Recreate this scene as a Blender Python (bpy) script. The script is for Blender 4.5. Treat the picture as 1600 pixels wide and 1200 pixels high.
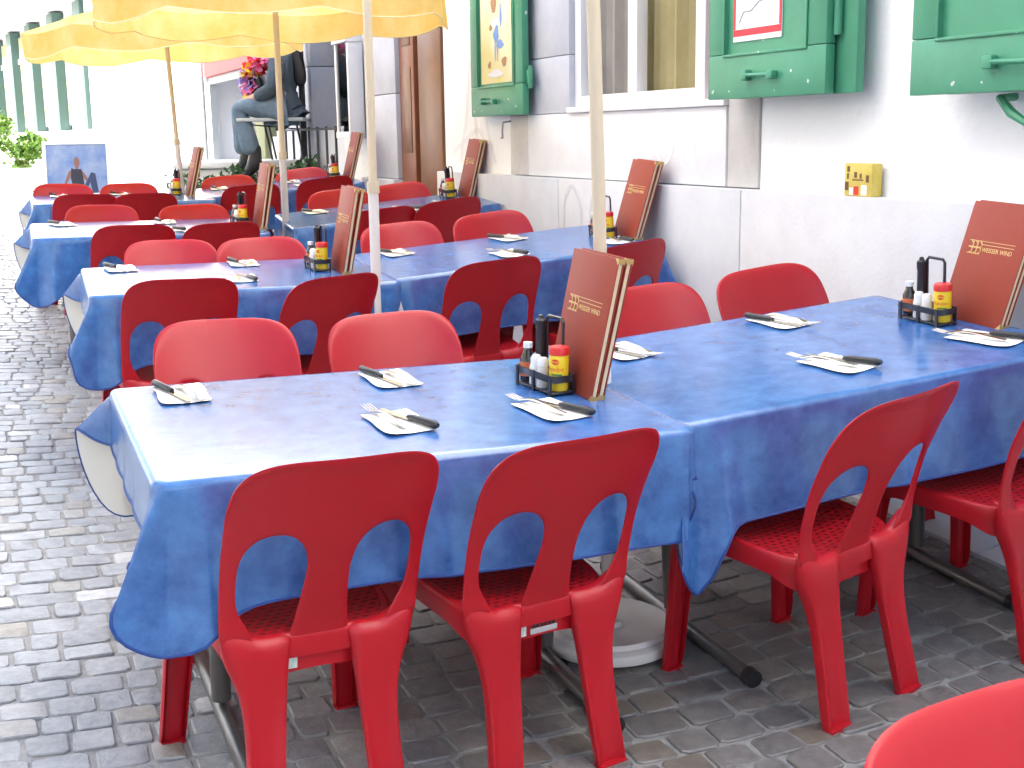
import bpy, bmesh, math, random
from math import sin, cos, pi, radians, sqrt, atan2
from mathutils import Matrix, Vector
import numpy as np
random.seed(7); rng = np.random.default_rng(11)
sc = bpy.context.scene
for o in list(bpy.data.objects): bpy.data.objects.remove(o)

# ------------------------------------------------------------------ camera, world, sun, exposure
H = 1.47
right = Vector((0.99988598, -0.00295383, -0.0148086)); down = Vector((-0.01510032, -0.19559126, -0.98056924)); fwd = Vector((0, 0.98068106, -0.19561356))
camd = bpy.data.cameras.new('camera'); camd.sensor_width = 36; camd.lens = 1955 / 1600 * 36
camd.clip_start = 0.05; camd.clip_end = 600
cam = bpy.data.objects.new('camera', camd); sc.collection.objects.link(cam)
cam.matrix_world = Matrix(((right.x, -down.x, -fwd.x, 0), (right.y, -down.y, -fwd.y, 0), (right.z, -down.z, -fwd.z, H), (0, 0, 0, 1)))
sc.camera = cam
SUN_EL, SUN_AZ = radians(40), radians(-92)      # azimuth clockwise from +Y: the sun stands to the left of the street
w = bpy.data.worlds.new('World'); sc.world = w; w.use_nodes = True
nt = w.node_tree; bg = nt.nodes['Background']; sky = nt.nodes.new('ShaderNodeTexSky'); sky.sky_type = 'NISHITA'; sky.sun_disc = False
sky.sun_elevation = SUN_EL; sky.sun_rotation = SUN_AZ; sky.dust_density = 3.0; sky.ozone_density = 0.6
nt.links.new(sky.outputs[0], bg.inputs[0]); bg.inputs[1].default_value = 0.15
sund = bpy.data.lights.new('sun', 'SUN'); sund.energy = 4.5; sund.angle = radians(0.53); sund.color = (1, .95, .88)
sun = bpy.data.objects.new('sun', sund); sc.collection.objects.link(sun)
sd = Vector((sin(SUN_AZ) * cos(SUN_EL), cos(SUN_AZ) * cos(SUN_EL), sin(SUN_EL)))
sun.rotation_euler = sd.to_track_quat('Z', 'Y').to_euler(); sun.location = sd * 60
sc.view_settings.view_transform = 'Standard'; sc.view_settings.look = 'None'; sc.view_settings.gamma = 1
sc.view_settings.exposure = 2.28
sc.cycles.max_bounces = 8; sc.cycles.diffuse_bounces = 5; sc.cycles.glossy_bounces = 4; sc.cycles.transmission_bounces = 6
sc.cycles.sample_clamp_indirect = 6; sc.cycles.use_denoising = True

# ------------------------------------------------------------------ street frame: s across (towards the restaurant), t along the street
SV = (0.92050485, 0.39073113); TV = (-0.39073113, 0.92050485)
Q = (-0.0717271, 0.03698401, 0.02468701 / .72)
def xy(s, t): return (s * SV[0] + t * TV[0], s * SV[1] + t * TV[1])
def st(x, y): return (x * SV[0] + y * SV[1], x * TV[0] + y * TV[1])
def Zst(s, t):
    s0 = .25; tt = t if t < 30 else 30 + (t - 30) * .6
    if s < s0:
        d = s - s0; k = Q[0] + 2 * Q[2] * s0
        return Q[0] * s0 + Q[1] * tt + Q[2] * s0 * s0 + k * (d if d > -2 else -2 + (d + 2) * .15)
    return Q[0] * s + Q[1] * tt + Q[2] * s * s
def Zxy(x, y): return Zst(*st(x, y))
def P(s, t, z): return Vector((*xy(s, t), z))
def G(s, t, dz=0): return Vector((*xy(s, t), Zst(s, t) + dz))
YAW = radians(23)
ST = Matrix(((SV[0], TV[0], 0, 0), (SV[1], TV[1], 0, 0), (0, 0, 1, 0), (0, 0, 0, 1)))     # local (s,t,z) -> world
def frame_xy(x, y, yaw):
    e = .02; gx = (Zxy(x + e, y) - Zxy(x - e, y)) / (2 * e); gy = (Zxy(x, y + e) - Zxy(x, y - e)) / (2 * e)
    n = Vector((-gx, -gy, 1)).normalized(); u = Vector((cos(yaw), sin(yaw), gx * cos(yaw) + gy * sin(yaw))).normalized(); v = n.cross(u)
    return Matrix(((u.x, v.x, n.x, x), (u.y, v.y, n.y, y), (u.z, v.z, n.z, Zxy(x, y)), (0, 0, 0, 1)))
def frame_st(s, t, yaw=0): return frame_xy(*xy(s, t), yaw + YAW)
T3 = Matrix.Translation
def RZ(a): return Matrix.Rotation(a, 4, 'Z')
def RX(a): return Matrix.Rotation(a, 4, 'X')
def RY(a): return Matrix.Rotation(a, 4, 'Y')

# ------------------------------------------------------------------ materials
def mat(name, col, rough=.6, spec=.5, metal=0, noise=0, nscale=8, col2=None, bump=0, bscale=40, coat=0, trans=0, sub=0, detail=6, bdist=.004):
    m = bpy.data.materials.new(name); m.use_nodes = True; n = m.node_tree.nodes; l = m.node_tree.links; b = n['Principled BSDF']
    b.inputs['Base Color'].default_value = (*col, 1); b.inputs['Roughness'].default_value = rough; b.inputs['Specular IOR Level'].default_value = spec
    b.inputs['Metallic'].default_value = metal; b.inputs['Coat Weight'].default_value = coat; b.inputs['Coat Roughness'].default_value = .12
    b.inputs['Transmission Weight'].default_value = trans
    tc = n.new('ShaderNodeTexCoord')
    if col2 is not None:
        t = n.new('ShaderNodeTexNoise'); t.inputs['Scale'].default_value = nscale; t.inputs['Detail'].default_value = detail; t.inputs['Roughness'].default_value = .65
        l.new(tc.outputs['Object'], t.inputs['Vector'])
        r = n.new('ShaderNodeValToRGB'); r.color_ramp.elements[0].position = .5 - .5 / (1 + noise); r.color_ramp.elements[1].position = .5 + .5 / (1 + noise)
        r.color_ramp.elements[0].color = (*col, 1); r.color_ramp.elements[1].color = (*col2, 1)
        l.new(t.outputs['Fac'], r.inputs[0]); l.new(r.outputs[0], b.inputs['Base Color'])
    if bump:
        t = n.new('ShaderNodeTexNoise'); t.inputs['Scale'].default_value = bscale; t.inputs['Detail'].default_value = 5; l.new(tc.outputs['Object'], t.inputs['Vector'])
        bp = n.new('ShaderNodeBump'); bp.inputs['Strength'].default_value = bump; bp.inputs['Distance'].default_value = bdist
        l.new(t.outputs['Fac'], bp.inputs['Height']); l.new(bp.outputs[0], b.inputs['Normal'])
    return m
M = {}
M['red'] = mat('red_plastic', (.42, .0065, .014), .33, .4, col2=(.46, .009, .018), nscale=3, noise=1, bump=.06, bscale=220, bdist=.001)
M['seat'] = mat('red_plastic_perforated', (.42, .0065, .014), .38, .4)
def seat_pattern(m):
    n = m.node_tree.nodes; l = m.node_tree.links; b = n['Principled BSDF']; tc = n.new('ShaderNodeTexCoord'); sp = n.new('ShaderNodeSeparateXYZ'); l.new(tc.outputs['Object'], sp.inputs[0])
    def mth(op, a, v=None, c=None):
        k = n.new('ShaderNodeMath'); k.operation = op
        for i, q in enumerate((a, v, c)):
            if q is None: continue
            if isinstance(q, (int, float)): k.inputs[i].default_value = q
            else: l.new(q, k.inputs[i])
        return k.outputs[0]
    row = mth('FLOOR', mth('MULTIPLY', sp.outputs[1], 58)); off = mth('MULTIPLY', mth('MODULO', row, 2), .5)
    fx = mth('SUBTRACT', mth('FRACT', mth('ADD', mth('ADD', mth('MULTIPLY', sp.outputs[0], 40), off), 100)), .5); fy = mth('SUBTRACT', mth('FRACT', mth('ADD', mth('MULTIPLY', sp.outputs[1], 58), 100)), .5)
    d = mth('SQRT', mth('ADD', mth('MULTIPLY', fx, fx), mth('MULTIPLY', fy, fy)))
    shade_dot = mth('LESS_THAN', d, .26)
    mx = n.new('ShaderNodeMixRGB'); mx.inputs[1].default_value = (.42, .0065, .014, 1); mx.inputs[2].default_value = (.09, .0015, .003, 1); l.new(shade_dot, mx.inputs[0]); l.new(mx.outputs[0], b.inputs['Base Color'])  # shade beneath the perforations painted as darker dots, the seat has no openings
    bp = n.new('ShaderNodeBump'); bp.inputs['Strength'].default_value = .8; bp.inputs['Distance'].default_value = .004; l.new(mth('MINIMUM', d, .4), bp.inputs['Height']); l.new(bp.outputs[0], b.inputs['Normal'])
seat_pattern(M['seat'])
def cloth_mat():
    m = bpy.data.materials.new('blue_wax_cloth'); m.use_nodes = True; n = m.node_tree.nodes; l = m.node_tree.links; b = n['Principled BSDF']; tc = n.new('ShaderNodeTexCoord')
    b.inputs['Roughness'].default_value = .19; b.inputs['IOR'].default_value = 1.75; b.inputs['Specular IOR Level'].default_value = .5
    t1 = n.new('ShaderNodeTexNoise'); t1.inputs['Scale'].default_value = 12; t1.inputs['Detail'].default_value = 9; t1.inputs['Roughness'].default_value = .68; t1.inputs['Distortion'].default_value = .12; l.new(tc.outputs['Object'], t1.inputs['Vector'])
    r = n.new('ShaderNodeValToRGB'); e = r.color_ramp.elements; e[0].position = .30; e[0].color = (.018, .080, .265, 1); e[1].position = .70; e[1].color = (.066, .205, .50, 1)
    l.new(t1.outputs['Fac'], r.inputs[0]); l.new(r.outputs[0], b.inputs['Base Color'])
    mp = n.new('ShaderNodeMapping'); mp.inputs['Scale'].default_value = (3, 14, 6); l.new(tc.outputs['Object'], mp.inputs[0])
    t2 = n.new('ShaderNodeTexNoise'); t2.inputs['Scale'].default_value = 2.2; t2.inputs['Detail'].default_value = 5; l.new(mp.outputs[0], t2.inputs['Vector'])
    t3 = n.new('ShaderNodeTexNoise'); t3.inputs['Scale'].default_value = 160; t3.inputs['Detail'].default_value = 2; l.new(tc.outputs['Object'], t3.inputs['Vector'])
    b1 = n.new('ShaderNodeBump'); b1.inputs['Strength'].default_value = .06; b1.inputs['Distance'].default_value = .01; l.new(t2.outputs['Fac'], b1.inputs['Height'])
    b2 = n.new('ShaderNodeBump'); b2.inputs['Strength'].default_value = .12; b2.inputs['Distance'].default_value = .001; l.new(t3.outputs['Fac'], b2.inputs['Height']); l.new(b1.outputs[0], b2.inputs['Normal'])
    l.new(b2.outputs[0], b.inputs['Normal'])
    return m
M['cloth'] = cloth_mat()
M['cloth_back'] = mat('cloth_underside', (.72, .69, .62), .8, .2)
M['hem'] = mat('blue_hem_tape', (.015, .055, .23), .5)
M['steel'] = mat('brushed_steel', (.55, .54, .52), .28, .5, 1)
M['cutlery'] = mat('cutlery_steel', (.50, .46, .40), .22, .5, 1)
M['dark_steel'] = mat('grey_painted_tube', (.16, .155, .145), .35, .5, .6)
M['black'] = mat('black_plastic', (.018, .018, .02), .35)
M['rack'] = mat('black_wire', (.025, .027, .035), .3, .5)
M['napkin'] = mat('paper_napkin', (.86, .84, .80), .9, .1, bump=.3, bscale=120)
M['menu'] = mat('menu_cover', (.27, .042, .022), .5, .25, col2=(.31, .052, .028), nscale=6, noise=1, bump=.12, bscale=260, bdist=.001)
M['page'] = mat('menu_pages', (.68, .56, .36), .8, .2, bump=.4, bscale=300)
M['gold'] = mat('gold_print', (.70, .48, .18), .45, .5)
M['goldm'] = mat('gold_corner', (.52, .36, .14), .35, .5, .7)
M['yellow'] = mat('yellow_tub', (.80, .56, .02), .3)
M['redcap'] = mat('red_cap', (.62, .02, .02), .35)
M['redprint'] = mat('red_print', (.65, .03, .02), .5)
M['greenprint'] = mat('green_print', (.05, .22, .08), .5)
M['white'] = mat('white_plastic', (.78, .77, .74), .4)
M['glassy'] = mat('shaker_glass', (.62, .58, .52), .12, .6, coat=.5)
M['soy'] = mat('dark_bottle', (.02, .012, .008), .1, .6, coat=.6)
M['orange'] = mat('orange_label', (.62, .16, .06), .5)
M['plaster'] = mat('white_plaster', (.87, .86, .84), .9, .2, col2=(.89, .885, .875), nscale=1.6, noise=1, bump=.45, bscale=22, bdist=.01)
M['stone'] = mat('pale_stone', (.585, .58, .58), .75, .3, col2=(.645, .64, .64), nscale=5, noise=2, bump=.25, bscale=60)
M['stone2'] = mat('apron_stone', (.70, .695, .69), .75, .3, col2=(.77, .765, .76), nscale=4, noise=2, bump=.2, bscale=50)
M['greystone'] = mat('grey_stone', (.47, .48, .52), .8, .3, col2=(.58, .58, .61), nscale=3, noise=2, bump=.35, bscale=45)
M['beige'] = mat('weathered_strip', (.52, .49, .45), .85, .3, col2=(.62, .60, .57), nscale=5, noise=2, bump=.3, bscale=60)
def shutter_mat():
    m = mat('green_shutter_paint', (.055, .265, .145), .42, .5, col2=(.07, .31, .17), nscale=4, noise=2, bump=.2, bscale=30)
    n = m.node_tree.nodes; l = m.node_tree.links; b = n['Principled BSDF']; tc = n.new('ShaderNodeTexCoord')
    v = n.new('ShaderNodeTexNoise'); v.inputs['Scale'].default_value = 16; v.inputs['Detail'].default_value = 4; l.new(tc.outputs['Object'], v.inputs['Vector'])
    r = n.new('ShaderNodeValToRGB'); r.color_ramp.elements[0].position = .70; r.color_ramp.elements[1].position = .715; l.new(v.outputs['Fac'], r.inputs[0])
    mx = n.new('ShaderNodeMixRGB'); src = b.inputs['Base Color'].links[0].from_socket; l.new(src, mx.inputs[1]); mx.inputs[2].default_value = (.62, .66, .60, 1)
    l.new(r.outputs[0], mx.inputs[0]); l.new(mx.outputs[0], b.inputs['Base Color'])
    return m
M['green'] = shutter_mat()
M['whitepaint'] = mat('white_window_paint', (.82, .81, .80), .4)
M['brown'] = mat('brown_door_wood', (.16, .062, .022), .4, .5, col2=(.21, .085, .032), nscale=4, noise=2, bump=.25, bscale=18)
M['redbrown'] = mat('reddish_door_wood', (.22, .075, .035), .4, .5)
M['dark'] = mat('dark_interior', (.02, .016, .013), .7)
M['curtain'] = mat('olive_curtain', (.34, .28, .13), .8, .2, col2=(.46, .40, .22), nscale=3, noise=1)  # colours of the window reflections, painted onto sheets behind the panes
M['greycurtain'] = mat('grey_brown_curtain', (.28, .25, .215), .8, .2, col2=(.36, .33, .29), nscale=3, noise=1)
M['iron'] = mat('black_iron', (.03, .03, .032), .5)
M['cream_pole'] = mat('cream_painted_pole', (.60, .49, .34), .4, .5, col2=(.64, .53, .38), nscale=6, noise=1)
M['white_pole'] = mat('white_painted_tube', (.70, .66, .62), .4)
M['basin'] = mat('cream_umbrella_base', (.74, .71, .65), .5, .4, col2=(.80, .775, .73), nscale=7, noise=2, bump=.1, bscale=40)
M['silver'] = mat('lead_grey', (.30, .31, .33), .5)
def canopy_mat():
    m = mat('yellow_canvas', (.84, .56, .15), .85, .2, col2=(.88, .72, .34), nscale=5, noise=1.5, bump=.2, bscale=120)
    n = m.node_tree.nodes; l = m.node_tree.links; b = n['Principled BSDF']; out = n['Material Output']
    tr = n.new('ShaderNodeBsdfTranslucent'); l.new(b.inputs['Base Color'].links[0].from_socket, tr.inputs[0]); mx = n.new('ShaderNodeMixShader'); mx.inputs[0].default_value = .5
    l.new(b.outputs[0], mx.inputs[1]); l.new(tr.outputs[0], mx.inputs[2]); l.new(mx.outputs[0], out.inputs[0]); return m
M['canopy'] = canopy_mat()
M['canopy_trim'] = mat('pale_valance_trim', (.84, .74, .45), .85, .2)
def glass_mat():
    m = bpy.data.materials.new('window_glass'); m.use_nodes = True; n = m.node_tree.nodes; l = m.node_tree.links; out = n['Material Output']; n.remove(n['Principled BSDF'])
    t = n.new('ShaderNodeBsdfTransparent'); t.inputs[0].default_value = (.85, .87, .85, 1); g = n.new('ShaderNodeBsdfGlossy'); g.inputs['Roughness'].default_value = .02
    f = n.new('ShaderNodeFresnel'); f.inputs[0].default_value = 1.5; mx = n.new('ShaderNodeMixShader'); l.new(f.outputs[0], mx.inputs[0]); l.new(t.outputs[0], mx.inputs[1]); l.new(g.outputs[0], mx.inputs[2]); l.new(mx.outputs[0], out.inputs[0]); return m
M['glass'] = glass_mat()
M['leaf'] = mat('leaf_green', (.06, .14, .018), .5, .4, col2=(.17, .29, .05), nscale=9, noise=2)
M['leafd'] = mat('leaf_dark', (.035, .09, .03), .5, .4, col2=(.08, .17, .06), nscale=9, noise=2)
M['terracotta'] = mat('white_planter', (.80, .78, .75), .7)
M['skin'] = mat('skin', (.56, .33, .24), .5, .4)
M['hair'] = mat('black_hair', (.012, .010, .012), .4, .5, bump=.5, bscale=90)
M['jacket'] = mat('dark_denim_jacket', (.055, .075, .095), .85, .2, col2=(.085, .11, .135), nscale=14, noise=2, bump=.5, bscale=30, bdist=.01)
M['jeans'] = mat('grey_blue_jeans', (.10, .15, .20), .85, .2, col2=(.17, .23, .29), nscale=7, noise=2, bump=.5, bscale=25, bdist=.01)
M['boot'] = mat('black_leather', (.012, .012, .013), .4)
for nm, c in dict(lei_red=(.75, .03, .05), lei_pink=(.85, .25, .5), lei_yellow=(.85, .6, .05), lei_white=(.8, .8, .8), lei_violet=(.45, .3, .7), lei_green=(.1, .4, .1), lei_blue=(.08, .2, .55)).items(): M[nm] = mat(nm, c, .7, .2)
M['farwall'] = mat('sunlit_render', (.77, .775, .78), .9, .2, col2=(.82, .825, .83), nscale=1.5, noise=1, bump=.2, bscale=18)  # even pale render, shared by several walls and the planter
M['farcream'] = mat('cream_panel', (.20, .215, .10), .7, col2=(.27, .285, .16), nscale=2, noise=1)
M['fargreen'] = mat('dark_green_pilaster', (.06, .115, .10), .6)
M['pinksign'] = mat('pink_red_fascia', (.62, .10, .10), .6)
M['shopgrey'] = mat('grey_shop_frame', (.45, .47, .47), .5)
M['posterwhite'] = mat('white_board', (.8, .8, .8), .5)
def sky_print():
    m = mat('poster_sky_print', (.11, .19, .40), .45, .4, col2=(.28, .34, .46), nscale=3.2, noise=2.5); return m
M['skyprint'] = sky_print()
M['printjeans'] = mat('poster_jeans', (.025, .04, .10), .5); M['printblack'] = mat('poster_black', (.015, .015, .03), .5); M['printskin'] = mat('poster_skin', (.22, .10, .075), .5)
M['posteryellow'] = mat('yellow_white_poster', (.80, .78, .66), .7, .3, col2=(.80, .70, .25), nscale=2.2, noise=1.4)
M['posterblue'] = mat('poster_blue', (.20, .34, .66), .7); M['posterbrown'] = mat('poster_brown', (.45, .24, .12), .7)
M['paper'] = mat('white_paper', (.84, .82, .82), .8, .2); M['redband'] = mat('red_paper_band', (.72, .06, .07), .8); M['greyprint'] = mat('grey_print', (.45, .46, .48), .8)
M['tin'] = mat('printed_yellow_card', (.58, .43, .06), .5, .4, col2=(.70, .55, .14), nscale=22, noise=2)
M['tinbrown'] = mat('brown_print', (.16, .08, .03), .6)
M['graffiti'] = mat('silver_grey_spray', (.76, .76, .77), .55, .5); M['graffitiw'] = mat('white_spray', (.85, .85, .85), .75); M['graffitid'] = mat('faded_grey_spray', (.62, .62, .63), .8)
def cobble_mat():
    m = bpy.data.materials.new('cobblestone'); m.use_nodes = True; n = m.node_tree.nodes; l = m.node_tree.links; b = n['Principled BSDF']; tc = n.new('ShaderNodeTexCoord')
    ge = n.new('ShaderNodeNewGeometry'); r = n.new('ShaderNodeValToRGB'); e = r.color_ramp.elements; e[0].position = 0; e[0].color = (.255, .26, .262, 1); e[1].position = .80; e[1].color = (.335, .342, .345, 1)
    a = e.new(.90); a.color = (.31, .28, .23, 1); a = e.new(.962); a.color = (.36, .357, .35, 1); a = e.new(.992); a.color = (.50, .49, .48, 1)
    l.new(ge.outputs['Random Per Island'], r.inputs[0])
    t = n.new('ShaderNodeTexNoise'); t.inputs['Scale'].default_value = 26; t.inputs['Detail'].default_value = 8; t.inputs['Roughness'].default_value = .7; l.new(tc.outputs['Object'], t.inputs['Vector'])
    r2 = n.new('ShaderNodeValToRGB'); r2.color_ramp.elements[0].position = .35; r2.color_ramp.elements[0].color = (.72, .72, .72, 1); r2.color_ramp.elements[1].position = .7; r2.color_ramp.elements[1].color = (1.2, 1.2, 1.2, 1); l.new(t.outputs['Fac'], r2.inputs[0])
    mx = n.new('ShaderNodeMixRGB'); mx.blend_type = 'MULTIPLY'; mx.inputs[0].default_value = 1; l.new(r.outputs[0], mx.inputs[1]); l.new(r2.outputs[0], mx.inputs[2])
    # terrace strip: browner stone, with the shade under the tables painted into its colour
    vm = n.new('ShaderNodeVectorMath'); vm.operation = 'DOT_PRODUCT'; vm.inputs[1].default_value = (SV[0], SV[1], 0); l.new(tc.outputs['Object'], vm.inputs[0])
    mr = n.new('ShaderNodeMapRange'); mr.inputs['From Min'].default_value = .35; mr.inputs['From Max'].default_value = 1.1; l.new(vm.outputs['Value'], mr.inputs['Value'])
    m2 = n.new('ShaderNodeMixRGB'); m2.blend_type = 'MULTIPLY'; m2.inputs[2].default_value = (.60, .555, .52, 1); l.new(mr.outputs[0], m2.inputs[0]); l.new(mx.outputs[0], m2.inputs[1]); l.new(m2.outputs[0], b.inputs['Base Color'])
    b.inputs['Roughness'].default_value = .40; b.inputs['Specular IOR Level'].default_value = .8
    bp = n.new('ShaderNodeBump'); bp.inputs['Strength'].default_value = .8; bp.inputs['Distance'].default_value = .009; l.new(t.outputs['Fac'], bp.inputs['Height']); l.new(bp.outputs[0], b.inputs['Normal']); return m
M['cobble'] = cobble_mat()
M['mortar'] = mat('sandy_joint', (.24, .234, .222), .9, .3, col2=(.33, .322, .305), nscale=30, noise=2, bump=.6, bscale=120)
M['farground'] = mat('far_paving', (.30, .30, .30), .8, .3, col2=(.38, .38, .37), nscale=5, noise=2, bump=.5, bscale=9, bdist=.02)

# ------------------------------------------------------------------ mesh builder
class MB:
    def __init__(s): s.v = []; s.f = []; s.mi = []; s.ms = []
    def m(s, mt):
        if mt not in s.ms: s.ms.append(mt)
        return s.ms.index(mt)
    def add(s, vs, fs, mt, mx=None):
        b = len(s.v); k = s.m(mt)
        s.v += [tuple(mx @ Vector(v)) if mx is not None else tuple(v) for v in vs]
        s.f += [tuple(i + b for i in f) for f in fs]; s.mi += [k] * len(fs); return s
    def box(s, lo, hi, mt, mx=None, bev=0):
        x0, y0, z0 = lo; x1, y1, z1 = hi
        if bev <= 0:
            return s.add([(x0, y0, z0), (x1, y0, z0), (x1, y1, z0), (x0, y1, z0), (x0, y0, z1), (x1, y0, z1), (x1, y1, z1), (x0, y1, z1)],
                         [(0, 3, 2, 1), (4, 5, 6, 7), (0, 1, 5, 4), (1, 2, 6, 5), (2, 3, 7, 6), (3, 0, 4, 7)], mt, mx)
        bm = bmesh.new(); bmesh.ops.create_cube(bm, size=1)
        for v in bm.verts: v.co = Vector(((x0 + x1) / 2 + v.co.x * (x1 - x0), (y0 + y1) / 2 + v.co.y * (y1 - y0), (z0 + z1) / 2 + v.co.z * (z1 - z0)))
        bmesh.ops.bevel(bm, geom=bm.edges[:], offset=bev, segments=2, profile=.5, affect='EDGES'); bm.verts.index_update()
        s.add([v.co.copy() for v in bm.verts], [tuple(v.index for v in f.verts) for f in bm.faces], mt, mx); bm.free(); return s
    def tube(s, pts, r, mt, mx=None, n=10, cap=True, closed=False):
        pts = [Vector(p) for p in pts]; N = len(pts); rs = r if isinstance(r, (list, tuple)) else [r] * N; rings = []; prev = None
        for i, p in enumerate(pts):
            if closed: d = pts[(i + 1) % N] - pts[i - 1]
            else: d = pts[min(i + 1, N - 1)] - pts[max(i - 1, 0)]
            d.normalize()
            if prev is None:
                a = Vector((0, 0, 1)) if abs(d.z) < .9 else Vector((1, 0, 0)); u = d.cross(a).normalized()
            else: u = (prev - d * prev.dot(d)).normalized()
            prev = u; v = d.cross(u); rings.append([p + (u * cos(2 * pi * k / n) + v * sin(2 * pi * k / n)) * rs[i] for k in range(n)])
        vs = [q for rg in rings for q in rg]; fs = []
        for i in range(N if closed else N - 1):
            j = (i + 1) % N
            for k in range(n): fs.append((i * n + k, i * n + (k + 1) % n, j * n + (k + 1) % n, j * n + k))
        if cap and not closed: fs.append(tuple(range(n))[::-1]); fs.append(tuple((N - 1) * n + k for k in range(n)))
        return s.add(vs, fs, mt, mx)
    def lathe(s, prof, mt, mx=None, n=24):
        vs = []; fs = []
        for (r, z) in prof: vs += [(r * cos(2 * pi * k / n), r * sin(2 * pi * k / n), z) for k in range(n)]
        for i in range(len(prof) - 1):
            for k in range(n): fs.append((i * n + k, i * n + (k + 1) % n, (i + 1) * n + (k + 1) % n, (i + 1) * n + k))
        if prof[0][0] > 1e-6: fs.append(tuple(range(n))[::-1])
        if prof[-1][0] > 1e-6: fs.append(tuple((len(prof) - 1) * n + k for k in range(n)))
        return s.add(vs, fs, mt, mx)
    def grid(s, rows, mt, mx=None, closed=False):
        nr = len(rows); nc = len(rows[0]); vs = [p for r in rows for p in r]; fs = []
        for i in range(nr - 1):
            for j in range(nc if closed else nc - 1): fs.append((i * nc + j, i * nc + (j + 1) % nc, (i + 1) * nc + (j + 1) % nc, (i + 1) * nc + j))
        return s.add(vs, fs, mt, mx)
    def poly(s, pts, y0, y1, mt, mx=None):      # extrude an outline in (x, z) from y0 to y1
        n = len(pts); vs = [(p[0], y0, p[1]) for p in pts] + [(p[0], y1, p[1]) for p in pts]
        fs = [tuple(range(n)), tuple(range(2 * n - 1, n - 1, -1))] + [(i, i + n, (i + 1) % n + n, (i + 1) % n) for i in range(n)]
        return s.add(vs, fs, mt, mx)
    def mesh(s, name, smooth=True):
        me = bpy.data.meshes.new(name); me.from_pydata(s.v, [], s.f); me.validate()
        for mt in s.ms: me.materials.append(M[mt])
        if len(me.polygons) == len(s.mi): me.polygons.foreach_set('material_index', s.mi)
        bm = bmesh.new(); bm.from_mesh(me); bmesh.ops.recalc_face_normals(bm, faces=bm.faces); bm.to_mesh(me); bm.free()
        if smooth:
            me.polygons.foreach_set('use_smooth', [True] * len(me.polygons)); me.set_sharp_from_angle(angle=radians(38))
        return me
    def build(s, name, parent=None, mx=None, smooth=True, mods=()):
        return obj(name, bake(s.mesh(name, smooth), mods) if mods else s.mesh(name, smooth), parent, mx)
def bake(me, mods):
    o = bpy.data.objects.new('tmp', me); sc.collection.objects.link(o)
    for typ, kw in mods:
        md = o.modifiers.new(typ, typ)
        for k, v in kw.items(): setattr(md, k, v)
    dg = bpy.context.evaluated_depsgraph_get(); dg.update(); r = bpy.data.meshes.new_from_object(o.evaluated_get(dg))
    bpy.data.objects.remove(o); r.polygons.foreach_set('use_smooth', [True] * len(r.polygons)); r.set_sharp_from_angle(angle=radians(50)); return r
def obj(name, me, parent=None, mx=None):
    o = bpy.data.objects.new(name, me); sc.collection.objects.link(o)
    if parent is not None: o.parent = parent
    if mx is not None: o.matrix_local = mx
    return o
def tag(o, label=None, cat=None, group=None, kind=None):
    for k, v in (('label', label), ('category', cat), ('group', group), ('kind', kind)):
        if v: o[k] = v
    return o
def thing(name, label, cat, mx=Matrix(), group=None):
    o = bpy.data.objects.new(name, None); sc.collection.objects.link(o); o.empty_display_size = .1; o.matrix_world = mx; return tag(o, label, cat, group)
def struct(o): o['kind'] = 'structure'; return o
KIDS = {}
def children(o): return [c for c in bpy.data.objects if c.parent == o]
def copy_tree(o, parent=None):
    c = o.copy(); sc.collection.objects.link(c)
    if parent is not None: c.parent = parent
    kids = KIDS.setdefault(o, None)
    if kids is None: kids = KIDS[o] = children(o)
    for k in kids: copy_tree(k, c)
    return c
class Proto:            # first use moves the original, later uses copy it
    def __init__(s, o): s.o = o; s.used = False; s.tree(o)
    def tree(s, o):
        KIDS[o] = children(o)
        for k in KIDS[o]: s.tree(k)
    def put(s, mx, label, group=None):
        o = copy_tree(s.o) if s.used else s.o; s.used = True; o.matrix_world = mx; o['label'] = label
        if group: o['group'] = group
        return o
def text_mesh(name, txt, size, mt, parent, mx, ext=.0003, sx=1, align='CENTER'):
    cu = bpy.data.curves.new(name, 'FONT'); cu.body = txt; cu.size = size; cu.extrude = ext; cu.align_x = align; cu.resolution_u = 2
    o = bpy.data.objects.new('tmp', cu); sc.collection.objects.link(o); dg = bpy.context.evaluated_depsgraph_get(); dg.update()
    me = bpy.data.meshes.new_from_object(o.evaluated_get(dg)); bpy.data.objects.remove(o); me.materials.clear(); me.materials.append(M[mt])
    return obj(name, me, parent, mx @ Matrix.Diagonal((sx, 1, 1, 1)))
def lerp(a, b, t): return a + (b - a) * t
def smooth(a, b, x): x = min(1, max(0, (x - a) / (b - a))); return x * x * (3 - 2 * x)

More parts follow.
